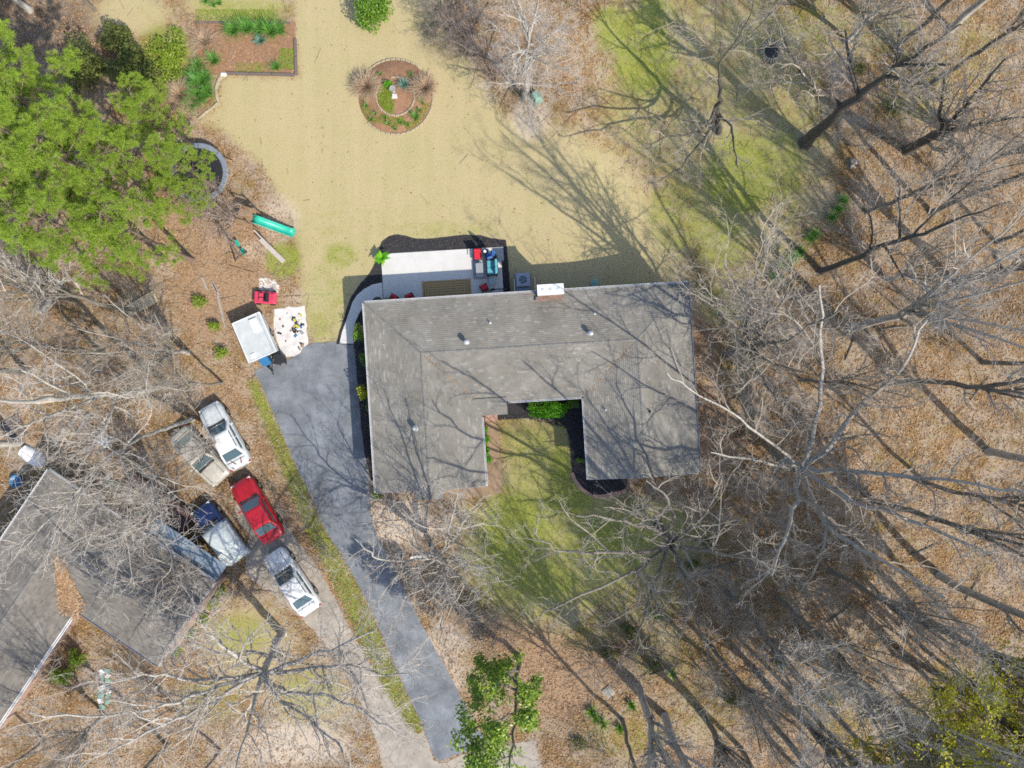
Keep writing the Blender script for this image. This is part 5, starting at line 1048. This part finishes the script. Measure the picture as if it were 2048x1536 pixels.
for k in range(4): t = .15 + k * .22; MB().tube([(-.18 - .3 * t, .18 - .18 * t, .85 * t), (.18 - .3 * t, .18 - .18 * t, .85 * t)], .02, 6).build('rung', 'wood', ld)
c = P(492, 432, 1.3); ps_ = thing('playset', 'wooden playset with a green slide and grey ramp among the bare twigs', 'playset', (c.x, c.y, 0), -.30)
for sx in (-1, 1):
    for sy in (-1, 1): MB().box((sx * .55, sy * .55, 1.0), (.09, .09, 2.0)).build('post', 'wood', ps_)
for k in range(7): MB().box((-.51 + k * .17, 0, 1.27), (.155, 1.2, .035)).build('board', 'wood', ps_)
for sy in (-1, 1): MB().box((0, sy * .55, 1.75), (1.2, .04, .12)).build('rail', 'wood', ps_)
sl_ = MB(); pts = [(.5, 1.28), (.9, 1.25), (1.5, .85), (2.2, .45), (2.8, .22), (3.2, .18)]
sec = [(-.30, .16), (-.26, .16), (-.22, .02), (0, 0), (.22, .02), (.26, .16), (.30, .16)]
for x, z in pts:
    for y, dz in sec: sl_.v.append((x, y - .05, z + dz))
for i in range(len(pts) - 1):
    for j in range(6): k = i * 7 + j; sl_.f.append((k, k + 1, k + 8, k + 7))
sl = sl_.build('slide', 'green_plastic', ps_, smooth=True); sl.modifiers.new('thickness', 'SOLIDIFY').thickness = .025
bm0, bm1 = P(505, 408, 2.1), P(556, 500, 2.0)
def plank(parent, nm, p0, p1, w, t, mat):
    p0, p1 = Vector(p0), Vector(p1); d = (p1 - p0); s = d.cross(Vector((0, 0, 1))).normalized() * w / 2; u = s.cross(d).normalized() * t / 2
    return MB().add([p0 - s - u, p0 + s - u, p0 + s + u, p0 - s + u, p1 - s - u, p1 + s - u, p1 + s + u, p1 - s + u], [(0, 1, 2, 3), (7, 6, 5, 4), (0, 4, 5, 1), (1, 5, 6, 2), (2, 6, 7, 3), (3, 7, 4, 0)]).build(nm, mat, parent)
iw = Matrix.Translation((c.x, c.y, 0)) @ Matrix.Rotation(-.30, 4, 'Z'); iw = iw.inverted()
plank(ps_, 'ramp', iw @ P(521, 478, 1.0), iw @ P(568, 524, .08), .34, .06, 'wood_grey'); plank(ps_, 'ramp_rail', iw @ P(508, 460, 1.3), iw @ P(540, 494, .7), .1, .1, 'wood_grey')
sw = thing('swing_frame', 'timber swing frame with green seats over the play dirt', 'swing', P(482, 480))
o0 = P(482, 480); W_ = lambda x, y, z: P(x, y, z) - o0
plank(sw, 'top_beam', W_(446, 462, 2.2), W_(478, 512, 2.2), .1, .14, 'timber')
for q in ((446, 462, 440, 470), (446, 462, 462, 452), (478, 512, 470, 520), (478, 512, 494, 504)): plank(sw, 'leg', W_(q[0], q[1], 2.2), W_(q[2], q[3], -.05), .09, .09, 'timber')
for t in (.3, .65):
    x, y = 446 + 32 * t, 462 + 50 * t; a = W_(x, y, 2.15); b_ = W_(x + 18, y, .5); b_ = Vector((a.x, a.y, .5))
    for s in (-.2, .2): MB().tube([a + Vector((s * .5, -s * .8, 0)), b_ + Vector((s * .5, -s * .8, 0))], .01, 5).build('chain', 'galv', sw)
    MB().box(b_, (.24, .5, .035), .55).build('seat', 'green_plastic', sw, bevel=.01)
tf = thing('sandbox', 'open timber sandbox frame on the reddish play dirt', 'sandbox', P(482, 528))
o0 = P(482, 528)
for a, b_ in (((458, 532), (511, 548)), ((481, 506), (512, 546)), ((455, 508), (457, 531)), ((456, 506), (480, 512))): plank(tf, 'timber', P(*a) - o0 + Vector((0, 0, .05)), P(*b_) - o0 + Vector((0, 0, .05)), .12, .14, 'wood')
lg = MB().tube([P(528, 490) + Vector((0, 0, .1)), P(548, 507) + Vector((0, 0, .12)), P(566, 521) + Vector((0, 0, .1))], [.13, .16, .14], 10).build('log', 'wood_grey', None); bpy.data.objects.remove(lg)
c = P(530, 595, .45); o = thing('ride_on_car', 'pink-red toy ride-on car beside the small sand patch', 'toy car', (c.x, c.y, .02), -.06)
MB().box((0, 0, .32), (1.55, .85, .3)).build('body', 'red_plastic', o, bevel=.08); MB().box((.5, 0, .5), (.5, .7, .1), 0, .85).build('hood', 'red_plastic', o, bevel=.04)
MB().box((-.12, 0, .475), (.62, .58, .02)).build('cockpit', 'dark', o)
for s in (-1, 1): MB().box((-.25, s * .16, .54), (.3, .26, .14)).build('seat', 'red_plastic', o, bevel=.03)
MB().box((.2, 0, .62), (.04, .66, .22), tilt=('Y', -.4)).build('windshield', 'dark', o); MB().tube([(.12 + .0 * t, .16 + .1 * math.cos(t), .58 + .1 * math.sin(t)) for t in np.linspace(0, 6.28, 15)], .012, 5, cap=False).build('steering_wheel', 'dark', o)
for x in (-.5, .5):
    for s in (-1, 1): MB().tube([(x, s * .36, .18), (x, s * .5, .18)], .19, 14).build('wheel', 'rubber', o)
# fire pit
o0 = P(1543, 103); fp = thing('fire_pit', 'ring of radiating tan stones around black ash', 'fire pit', o0)
MB().lathe([(.5, -.05), (.5, .03), (.3, .06), (.02, .05)], 24).build('ash', 'ash', fp, smooth=True)
stn = MB().box((0, 0, 0), (.36, .125, .14), 0, .85).mesh('stone'); stn.materials.append(M['stone'])
for k in range(26):
    a = k * 2 * math.pi / 26 + U(-.03, .03); q = bpy.data.objects.new('stone', stn); COL.objects.link(q); stn.shade_flat(); q.parent = fp; q.location = (.70 * math.cos(a), .70 * math.sin(a), .06 + U(-.01, .02)); q.rotation_euler = (U(-.1, .1), U(-.1, .1), a + U(-.12, .12)); q.scale = (U(.85, 1.15), U(.8, 1.1), 1)
# round flower bed
o0 = P(791, 194); fbed = thing('round_flower_bed', 'circular mulched bed ringed by two circles of edging stones', 'flower bed', o0)
MB().lathe([(2.68, -.05), (2.6, .04), (1.5, .07), (1.3, .1), (.02, .12)], 48).build('soil', 'soil', fbed, smooth=True)
def stone_arc(parent, rad, n, z, skip, w=.13, mat='stone'):
    for k in range(n):
        a = k * 2 * math.pi / n
        if skip(a): continue
        l = 2 * math.pi * rad / n * U(.88, .99); MB().box((0, 0, 0), (w * U(.85, 1.15), l, .14), 0, .9).build('edging_stone', mat, parent, (rad * math.cos(a) * U(.995, 1.005), rad * math.sin(a), z), a + U(-.05, .05), bevel=.02)
stone_arc(fbed, 2.68, 46, .04, lambda a: 2.6 < a < 3.7 or .75 < a < .95 or 3.7 <= a < 3.95)
stone_arc(fbed, 1.36, 26, .1, lambda a: 1.75 < a < 2.6)
dots = [(.3, .4, .2, 'leaf_olive'), (-.55, .9, .5, 'leaf_bright'), (.9, .8, .42, 'blade_blue')]
shrub('bed_bush', 'green bush inside the inner stone circle', 777, 168, .38, .36, .6, 'leaf_bright', 600, .08, z=.08)
clump('lavender', 'grey-green plant inside the inner stone circle', 808, 172, 120, .5, .05, 'blade_blue', z=.08); clump('bed_iris', 'dark green iris fan near the lower rim of the round bed', 832, 236, 60, .5, .06, 'blade', z=.05)
for x, y in [(742, 240), (776, 249), (733, 212), (800, 246), (845, 205), (760, 150), (750, 228), (790, 258), (815, 250), (838, 222), (822, 150), (770, 236), (748, 160)]: clump('bed_seedling', 'small green seedling in the round bed mulch', x, y, 36, .26, .04, 'blade', 'seedlings in the round bed', z=.05)
mossg = []
for i in range(2400):
    a, r_ = U(1.9, 4.6), 1.25 * math.sqrt(U(0.05, 1)); mossg.append((r_ * math.cos(a), r_ * math.sin(a), .13 + U(0, .03)))
for i in range(2600):
    a, r_ = U(3.4, 6.6), U(1.5, 2.55); a += .35 * math.sin(r_ * 5)
    if math.sin(a * 3.1) * math.cos(r_ * 3.7) > -.1: mossg.append((r_ * math.cos(a), r_ * math.sin(a), .07 + U(0, .03)))
kind(leafquads('ground_cover', mossg, .07, 'leaf_lime', fbed, .5, 8), 'stuff', 'low yellow-green ground cover in the round bed')
bb = thing('bird_bath', 'small round stone bird bath in the middle of the round bed', 'bird bath', P(787, 183, .1)); MB().lathe([(.14, -.06), (.13, .05), (.06, .1), (.06, .42), (.1, .46), (.22, .52), (.23, .55), (.2, .55), (.05, .5)], 20).build('basin', 'stone_grey', bb, smooth=True)
tb = thing('stone_bench', 'pale flat stone beside the bird bath', 'stone', P(789, 193, .11)); MB().prism(jag([(-.2, -.16), (.22, -.12), (.18, .15), (-.15, .17)], .12, .02), -.06, .1).build('slab', 'sand', tb)
# rectangular planting bed
pb = thing('planting_bed', 'rectangular red-mulched bed edged with dark timbers', 'garden bed', P(490, 100)); o0 = P(490, 100)
MB().prism(jag([tuple((P(*q) - o0)[:2]) for q in ((389, 46), (590, 44), (591, 149), (450, 150), (398, 150), (392, 110))], .5, .06), -.05, .035).build('soil', 'soil', pb)
for a, b_ in (((591, 78), (592, 114)), ((592, 115), (593, 150)), ((590, 151), (545, 149.5)), ((544, 149.5), (500, 149)), ((499, 149), (455, 147.5))): plank(pb, 'timber', P(*a) - o0 + Vector((0, 0, .07)), P(*b_) - o0 + Vector((0, 0, .07)), .17, .16, 'timber')
for a, b_ in (((392, 46), (425, 46)), ((426, 46), (460, 46.5)), ((500, 46), (540, 47)), ((541, 47), (580, 47))): plank(pb, 'timber', P(*a) - o0 + Vector((0, 0, .06)), P(*b_) - o0 + Vector((0, 0, .06)), .1, .12, 'timber')
mg = [(P(x, y) - o0) + Vector((U(-.55, .55), U(-.75, .75), .05)) for x, y in ((575, 118),) for _ in range(1500)] + [P(430, 30) - o0 + Vector((U(-1.4, 4.5), U(-.4, .4), .02)) for _ in range(2400)] + [P(505, 135) - o0 + Vector((U(-1.2, 1.0), U(-.35, .3), .05)) for _ in range(500)]
kind(leafquads('ground_cover', mg, .07, 'leaf_lime', pb, .5, 9), 'stuff', 'mossy green patches in and above the bed')
cb_ = thing('stone_border', 'curved border of pale stones along the lush clumps', 'border', P(434, 180)); o0 = P(434, 180)
pl = [(446, 149), (441, 156), (437, 164), (434, 173), (433, 182), (434, 191), (436, 199), (438, 206), (431, 212), (424, 217), (417, 222), (410, 227), (403, 233), (397, 239)]
for i in range(len(pl) - 1): plank(cb_, 'edging_stone', P(*pl[i]) - o0 + Vector((0, 0, .05)), P(pl[i + 1][0] * .96 + pl[i][0] * .04, pl[i + 1][1] * .96 + pl[i][1] * .04) - o0 + Vector((0, 0, .05)), .16 if i < 8 else .1, .12, 'stone')
plank(cb_, 'corner_stone', P(443, 150) - o0 + Vector((0, 0, .07)), P(454, 150) - o0 + Vector((0, 0, .07)), .2, .14, 'white')
# brick edging of the courtyard bed
be = thing('brick_edging', 'single course of red bricks edging the courtyard bed', 'edging', P(1190, 990)); o0 = P(1190, 990)
bk = MB().box((0, 0, 0), (.19, .24, .1)).mesh('brick'); bk.materials.append(M['brick_pale'])
ed = [(1144, 945), (1150, 961), (1160, 974), (1172, 985), (1184, 991), (1196, 993), (1212, 991), (1228, 987), (1242, 984), (1252, 980)]
acc = [P(*q) for q in ed]; tot = 0
for i in range(len(acc) - 1):
    d = acc[i + 1] - acc[i]; n = max(1, round(d.length / .21))
    for k in range(n):
        p = acc[i] + d * ((k + .5) / n) - o0; q = bpy.data.objects.new('brick', bk); COL.objects.link(q); bk.shade_flat(); q.parent = be; q.location = p + Vector((0, 0, .035 + U(-.008, .008))); q.rotation_euler[2] = math.atan2(d.y, d.x) + U(-.06, .06)
# odds and ends
c = P(1073, 192, .4); o = thing('well_cover', 'pale green moulded well cover at the foot of the twiggy tree', 'cover', (c.x, c.y, 0), .5); MB().box((0, 0, .3), (.62, .85, .6), 0, .8).build('shell', 'green_lid', o, bevel=.1); MB().box((0, 0, .03), (.72, .95, .06)).build('flange', 'green_lid', o, bevel=.02)
def junk(name, label, cat, px, py, parts, rz=0, z=0):
    c = P(px, py); o = thing(name, label, cat, (c.x, c.y, c.z + z), rz)
    for nm, mbx, mt in parts: mbx.build(nm, mt, o, bevel=.02)
    return o
c = P(62, 916, .4); bt = thing('overturned_dinghy', 'small white dinghy lying upside down near the neighbour house', 'boat', (c.x, c.y, 0), -.6); hl = MB(); secs = []
for i in range(9):
    t = i / 8; x = -.95 + 1.9 * t; w_ = .60 * (1 - .25 * (1 - t) ** 2) * math.sqrt(max(.02, 1 - max(0, (t - .45) / .55) ** 2.2)); h = .42 * (1 - .35 * t * t)
    for y, z in ((-1, 0), (-.92, .55), (-.5, .93), (0, 1), (.5, .93), (.92, .55), (1, 0)): hl.v.append((x, y * w_, max(.0, z * h)))
for i in range(8):
    for j in range(6): k = i * 7 + j; hl.f.append((k, k + 1, k + 8, k + 7))
hl.f.append(tuple(range(7))); hl.build('hull', 'white_plastic', bt, smooth=True); MB().box((-.1, 0, .43), (1.5, .05, .05)).build('keel', 'white_plastic', bt, bevel=.01)
c = P(32, 962, .3); o = thing('blue_tub', 'round blue plastic tub in the leaves by the neighbour roof corner', 'tub', (c.x, c.y, 0)); MB().lathe([(.3, 0), (.42, .35), (.45, .36), (.43, .36), (.31, .05), (.02, .04)], 22).build('bowl', 'blue_plastic', o, smooth=True); MB().tube([(.45, 0, .33), (.52, 0, .3), (.52, .12, .3), (.44, .12, .33)], .015, 6).build('handle', 'dark', o)
junk('washing_machine', 'discarded white appliance lying beside the lumber', 'appliance', 214, 880, [('cabinet', MB().box((0, 0, .32), (.95, .66, .64)), 'white_metal'), ('control_panel', MB().box((.42, 0, .68), (.14, .62, .1)), 'white_plastic'), ('lid', MB().box((-.08, 0, .652), (.62, .56, .02)), 'white_plastic')], -.55)
lp = thing('lumber_pile', 'stack of weathered brown planks lying in the leaves', 'lumber', P(150, 862), .95)
for k in range(14): MB().box((0, 0, 0), (U(2.2, 3.1), .18, .05)).build('plank', 'wood' if k % 3 else 'wood_grey', lp, (U(-.15, .15), -.55 + (k % 7) * .19 + U(-.03, .03), .04 + .07 * (k // 7) + U(0, .01)), U(-.06, .06))
for k in range(6): MB().box((0, 0, 0), (U(1.6, 2.2), .14, .05)).build('plank', 'wood_pale' if k % 2 else 'wood', lp, (-1.1 + U(-.2, .2), -.35 + k * .17, .19 + .012 * k), U(-.2, .2))
wp = thing('wooden_pallet', 'dark wooden pallet half hidden below the pale limbs', 'pallet', P(28, 858), .5)
for k in range(8): MB().box((0, -.7 + k * .2, .13), (1.6, .16, .03)).build('slat', 'timber', wp)
for y in (-.7, 0, .7): MB().box((y, 0, .055), (.09, 1.55, .11)).build('bearer', 'timber', wp)
rp = thing('plywood_ramp', 'pale timber platform lying below the pines', 'platform', P(285, 608), .52)
for k in range(5): MB().box((0, -.34 + k * .17, .12), (2.3, .155, .04)).build('board', 'wood_pale', rp)
for x in (-.9, .9): MB().box((x, 0, .05), (.1, .8, .1)).build('bearer', 'wood', rp)
def loose(name, label, cat, a, b_, w, t, mat, group=None):
    p0 = P(*a); o = thing(name, label, cat, p0, 0, group); plank(o, 'board', Vector((0, 0, t / 2)), P(*b_) - p0 + Vector((0, 0, t / 2)), w, t, mat); return o
for a, b_ in (((405, 555), (415, 580)), ((425, 562), (438, 590)), ((436, 590), (450, 655)), ((424, 565), (434, 585))): loose('loose_board', 'weathered board lying in the straw west of the camper', 'board', a, b_, .14, .06, 'wood_grey', 'boards in the straw')
junk('garden_cart', 'green plastic garden cart beside the plank deck', 'cart', 300, 1021, [('tray', MB().box((0, 0, .42), (.95, .62, .3), 0, 1.2), 'green_plastic'), ('wheel', MB().tube([(.25, -.33, .18), (.25, -.4, .18)], .18, 12), 'rubber'), ('wheel', MB().tube([(.25, .33, .18), (.25, .4, .18)], .18, 12), 'rubber'), ('handle', MB().tube([(-.45, 0, .45), (-1.0, 0, .6)], .02, 6), 'dark')], .4)
junk('teal_chest', 'teal storage chest at the upper end of the plank deck', 'chest', 233, 972, [('body', MB().box((0, 0, .25), (.8, .5, .5)), 'green_lid'), ('lid', MB().box((0, 0, .53), (.84, .54, .07)), 'green_lid')], -.4)
fs_ = thing('flagstone_path', 'short path of mossy green and white flagstones in the neighbour yard', 'path', P(210, 1375)); o0 = P(210, 1375)
for k in range(15):
    i, j = k % 2, k // 2; q = P(203 + i * 13 + U(-2, 2), 1343 + j * 10 + U(-2, 2)) - o0
    MB().prism(jag([(-.2, -.15), (.2, -.16), (.22, .13), (-.17, .16)], .16, .035), -.02, .05 + U(0, .03)).build('flagstone', 'green_lid' if (k * 7) % 3 else 'white', fs_, (q.x, q.y, 0), U(0, 3))
ut = thing('utility_slab', 'square grey concrete slab in the southern undergrowth', 'slab', P(1217, 1383), .7); MB().box((0, 0, .03), (.72, .72, .12)).build('slab', 'concrete_old', ut, bevel=.02); MB().box((0, 0, .1), (.5, .5, .03)).build('lid', 'stone_grey', ut, bevel=.01)
st_ = thing('stump', 'pale broken stump with split wood at the lawn edge', 'stump', P(1703, 325)); MB().lathe([(.32, -.05), (.24, .12), (.2, .3), (.17, .3)], 12).build('trunk', 'bark', st_)
for k in range(6): MB().box((U(-.3, .3), U(-.35, .1), .06 + U(0, .1)), (.35, .1, .07), U(0, 3)).build('split_log', 'white' if k < 3 else 'wood_pale', st_)
rs = thing('ring_stone', 'pale round stone ring on bare earth by the driveway', 'stone ring', P(803, 1108)); MB().lathe([(.28, -.03), (.3, .1), (.26, .13), (.16, .12), (.14, .02)], 18).build('ring', 'stone_grey', rs, smooth=True)
lgp = P(905, 1110); lo = thing('garden_log', 'pale row of stones and log along the bare earth under the small tree', 'border', lgp)
for k in range(9): MB().ball((0, 0, 0), (.18, .13, .1), 8, 5, .12).build('stone', 'sand', lo, tuple(P(823 + k * 6, 1114 - k * .6) - lgp + Vector((0, 0, .05))), U(0, 3), smooth=True)
# debris on the sand pad: each scrap its own thing
SG = 'scraps on the sand pad'
for k in range(46):
    x, y = R.choice([(U(553, 608), U(620, 700)), (U(583, 606), U(636, 668)), (U(585, 600), U(655, 665))]); p = P(x, y, .022); s_ = U(.1, .3); mt = R.choice(['dark', 'dark', 'grey_cloth', 'yellow', 'blue_plastic', 'wood', 'dark', 'white'])
    q = MB().prism(jag([(-s_ / 2, -s_ / 4), (s_ / 2, -s_ / 5), (s_ / 2.2, s_ / 4), (-s_ / 2.4, s_ / 4)], .06, .03), 0, U(.03, .1)).build('scrap', mt, None, (p.x, p.y, .023), U(0, 6.28)); nmc = {'dark': 'black', 'grey_cloth': 'grey', 'yellow': 'yellow', 'blue_plastic': 'blue', 'wood': 'brown', 'white': 'white'}[mt]
    tag(q, 'small %s scrap lying on the white sand pad' % nmc, 'scrap', SG + ', ' + nmc)
# fallen branches in the wood
FB = 'fallen branches in the eastern wood'
for x, y, l, a in [(1850, 470, 2.5, .5), (1690, 720, 2.2, 1.2), (1800, 620, 3, 2.4), (1640, 880, 2.4, .2), (1940, 800, 2.2, .9), (1720, 1090, 3, 2.7), (1820, 1110, 2.4, .4), (1600, 1170, 2.2, 1.9), (1420, 1140, 2, .3), (1930, 1200, 2.6, 1.1), (1760, 660, 2.2, .1), (1980, 1010, 2.6, 2.1), (1460, 960, 2.2, 2.9), (1660, 1240, 2.4, .7), (1300, 1350, 2.2, .4)]:
    T = Tree(kids=(0, 4, 3, 0), maxl=2); p = P(x, y); d = Vector((math.cos(a), math.sin(a), 0)); q_ = [Vector((0, 0, .05)), d * l * .5 + Vector((U(-.1, .1), U(-.1, .1), .08)), d * l + Vector((0, 0, .1))]
    T.t.tube(q_, [.06, .045, .02], 6)
    for k in range(4): s = d * l * U(.3, .9) + Vector((0, 0, .07)); e = (d + Vector((-d.y, d.x, 0)) * R.choice((-1, 1)) * U(.5, 1) + Vector((0, 0, .08))).normalized(); T.t.tube([s, s + e * U(.3, .8)], [.02, .008], 4)
    o = thing('fallen_branch', 'dead branch lying on the leaf litter of the eastern wood', 'branch', p, 0, FB); T.t.build('branch', 'bark', o)

# ------------------------------------------------------------------ loose ground cover
g = np.random.default_rng(77)
def scatter(n, fn):
    x = g.uniform(-37.5, 37.5, n); y = g.uniform(-28.5, 28.5, n); w = fn(*zones(x, y), x, y); k = g.uniform(0, 1, n) < w; return x[k], y[k]
HARD = [[tuple(P(*q)[:2]) for q in pl_] for pl_ in (DRIVE, NDRIVE, PATIO, WALK, MULCH, SANDP)]
hz = [P(728, 606), P(1376, 565), P(1393, 945), P(755, 985)]
def soft(x, y):
    m = np.ones_like(x)
    for pl_ in HARD: m *= (inpoly(x, y, pl_) < 0)
    m *= (inpoly(x, y, [tuple(P(*q)[:2]) for q in ((715, 600), (1385, 560), (1395, 965), (1180, 990), (1140, 930), (1140, 840), (1000, 835), (1000, 995), (745, 995))]) < 0)
    return m
x, y = scatter(360000, lambda l, gr_, s, w, d, x, y: np.clip(1 - 1.25 * l - .7 * gr_ - .4 * w, .012, 1) * soft(x, y) * .85)
dr = .5 + .5 * np.sin(x * .9 + 1.7 * np.sin(y * .45)) * np.sin(y * .8 + 1.3 * np.sin(x * .6 + 2)); k = g.uniform(0, 1, len(x)) < .3 + .8 * dr; x, y = x[k], y[k]
lv = leafquads('fallen_leaves', np.stack([x, y, gz(x, y) + g.uniform(.012, .06, len(x))], 1), .125, 'litter_leaf', None, .3, 21); kind(lv, 'stuff', 'brown and tan fallen leaves covering the wood floor')
def grass(name, x, y, hgt, wid, mat, label):
    n = len(x); t = g.uniform(0, 6.283, n); le = g.uniform(.2, 1.0, n) * hgt; h = hgt * g.uniform(.5, 1.2, n); z = gz(x, y)
    dx, dy = np.cos(t), np.sin(t); w = wid * g.uniform(.6, 1.3, n)
    v = np.stack([np.stack([x - dy * w, y + dx * w, z], 1), np.stack([x + dy * w, y - dx * w, z], 1), np.stack([x + dx * le, y + dy * le, z + h], 1)], 1).reshape(-1, 3)
    kind(npmesh(name, v, np.arange(n * 3).reshape(n, 3), mat), 'stuff', label)
x, y = scatter(260000, lambda l, gr_, s, w, d, x, y: np.clip(gr_ * 1.1 - .15, 0, 1) * soft(x, y) * .8)
grass('grass', x, y, .10, .018, 'turf', 'mossy yellow-green grass on the lawns')
x, y = scatter(150000, lambda l, gr_, s, w, d, x, y: np.clip(l - .3, 0, 1) * soft(x, y) * .6)
grass('dry_grass', x, y, .06, .016, 'turf_dry', 'dormant straw-coloured lawn grass')
VERGE = [(499, 765), (512, 764), (535, 812), (562, 872), (587, 932), (617, 992), (647, 1062), (697, 1142), (737, 1217), (777, 1312), (817, 1402), (845, 1452), (838, 1464), (812, 1442), (768, 1372), (726, 1292), (688, 1207), (650, 1132), (617, 1064), (590, 1003), (566, 943), (538, 864)]
sheet('verge', VERGE, -.1, .012, 'verge_soil', jagged=.12)
vp = [tuple(P(*q)[:2]) for q in VERGE]; x = g.uniform(-19, -6, 420000); y = g.uniform(-25.5, .5, 420000); k = inpoly(x, y, vp) > -.35 * g.uniform(0, 1, len(x)) ** 2 + .12 * g.uniform(-1, 1, len(x)); k &= g.uniform(0, 1, len(x)) < .6; x, y = x[k], y[k]
grass('verge_grass', x, y, .09, .02, 'turf_verge' if 'turf_verge' in M else 'leaf_lime', 'bright green grass verge between the two drives')
x = g.uniform(-17, -5, 60000); y = g.uniform(-25.5, -8, 60000); dd_ = inpoly(x, y, vp); k = (dd_ < -.02) & (dd_ > -1.0) & (soft(x, y) > 0); k &= g.uniform(0, 1, len(x)) < .35
kind(leafquads('verge_leaves', np.stack([x[k], y[k], .03 + 0 * x[k]], 1), .12, 'needle_straw', None, .3, 5), 'stuff', 'orange leaves along the verge')

ch_ = []
for poly, z, n in ((MULCH, .045, 16000), ([(707, 687), (740, 690), (770, 960), (742, 962), (722, 850)], .05, 3000), ([(1000, 832), (1185, 800), (1196, 940), (1250, 960), (1246, 980), (1195, 991), (1155, 968), (1142, 925), (1133, 858), (1050, 837)], .04, 8000)):
    pl_ = [tuple(P(*q)[:2]) for q in poly]; xs = [p[0] for p in pl_]; ys = [p[1] for p in pl_]; x = g.uniform(min(xs), max(xs), n * 2); y = g.uniform(min(ys), max(ys), n * 2); k = inpoly(x, y, pl_) > .03
    ch_.append(np.stack([x[k], y[k], z + g.uniform(.005, .03, k.sum())], 1))
kind(leafquads('mulch_chips', np.concatenate(ch_), .09, 'chip', None, .35, 31), 'stuff', 'black wood chips on the mulch beds')
x, y = scatter(16000, lambda l, gr_, s, w, d, x, y: np.clip(1 - 1.2 * l, .01, 1) * soft(x, y) * .8); n = len(x); t = g.uniform(0, 6.283, n); ln_ = g.uniform(.1, .55, n); wd = g.uniform(.006, .016, n); z = gz(x, y) + .05
a_ = np.stack([np.cos(t) * ln_, np.sin(t) * ln_, g.normal(0, .04, n)], 1); b2 = np.stack([-np.sin(t) * wd, np.cos(t) * wd, 0 * t], 1); c_ = np.stack([x, y, z], 1); up_ = np.array([0, 0, .02])
v = np.stack([c_ - a_ - b2, c_ - a_ + b2, c_ + a_ + b2 * .5, c_ + a_ - b2 * .5, c_ - a_ + up_, c_ + a_ + up_], 1).reshape(-1, 3); q = np.arange(n)[:, None] * 6
kind(npmesh('fallen_sticks', v, np.concatenate([q + np.array([[0, 3, 5, 4]]), q + np.array([[2, 1, 4, 5]])]), 'stick'), 'stuff', 'small dead sticks strewn on the wood floor')
drp = [tuple(P(*q)[:2]) for q in DRIVE]; x = g.uniform(-19, 0, 5200); y = g.uniform(-27, 4, 5200); dd_ = inpoly(x, y, drp); k = (dd_ > -.05) & (g.uniform(0, 1, len(x)) < .06 + .9 * np.exp(-np.clip(dd_, 0, 9) / .18))
kind(leafquads('drive_leaves', np.stack([x[k], y[k], .04 + 0 * x[k]], 1), .10, 'litter_leaf', None, .2, 41), 'stuff', 'stray leaves along the driveway edges')
drp = [tuple(P(*q)[:2]) for q in NDRIVE]; x = g.uniform(-20, 2, 9000); y = g.uniform(-28, -7, 9000); dd_ = inpoly(x, y, drp); k = (dd_ > -.05) & (g.uniform(0, 1, len(x)) < .08 + .9 * np.exp(-np.clip(dd_, 0, 9) / .35))
kind(leafquads('concrete_leaves', np.stack([x[k], y[k], .03 + 0 * x[k]], 1), .11, 'litter_leaf', None, .2, 43), 'stuff', 'stray leaves along the concrete drive')
rl = []
for k in range(130):
    t = U(0, 1) ** .7; m = R.choice((0, 1)); w_ = R.gauss(0, .22); u, v = (WW - t * 3.5, DD - t * 3.4 + w_) if m == 0 else (EW + t * 3.5, DD - t * 3.4 + w_); rl.append((u, -v, zroof(u, v) + .035))
for k in range(260): u, v = U(.3, TU - .3), U(.3, DD - .3); rl.append((u, -v, zroof(u, v) + .035))
kind(leafquads('roof_leaves', rl, .10, 'litter_leaf', rf, .1, 47), 'stuff', 'brown leaves caught in the roof valleys')
for x, y, a, b2 in [(1740, 120, .9, .8), (1800, 200, 1, .7), (1880, 120, .9, .9), (1660, 1400, .8, .7), (1560, 1330, .9, .8), (1470, 1400, 1, .8), (1800, 1480, 1, .9), (1900, 1500, .9, .9), (1260, 1260, .9, .7), (1220, 1310, .9, .8), (1310, 1330, .8, .8), (1160, 1490, 1, .7), (1420, 1090, .8, .6), (1390, 1130, .7, .7)]:
    shrub('bramble', 'low olive bramble on the wood floor', x, y, a, b2, .6, 'leaf_olive', 420, .09, 'brambles on the wood floor', .2)
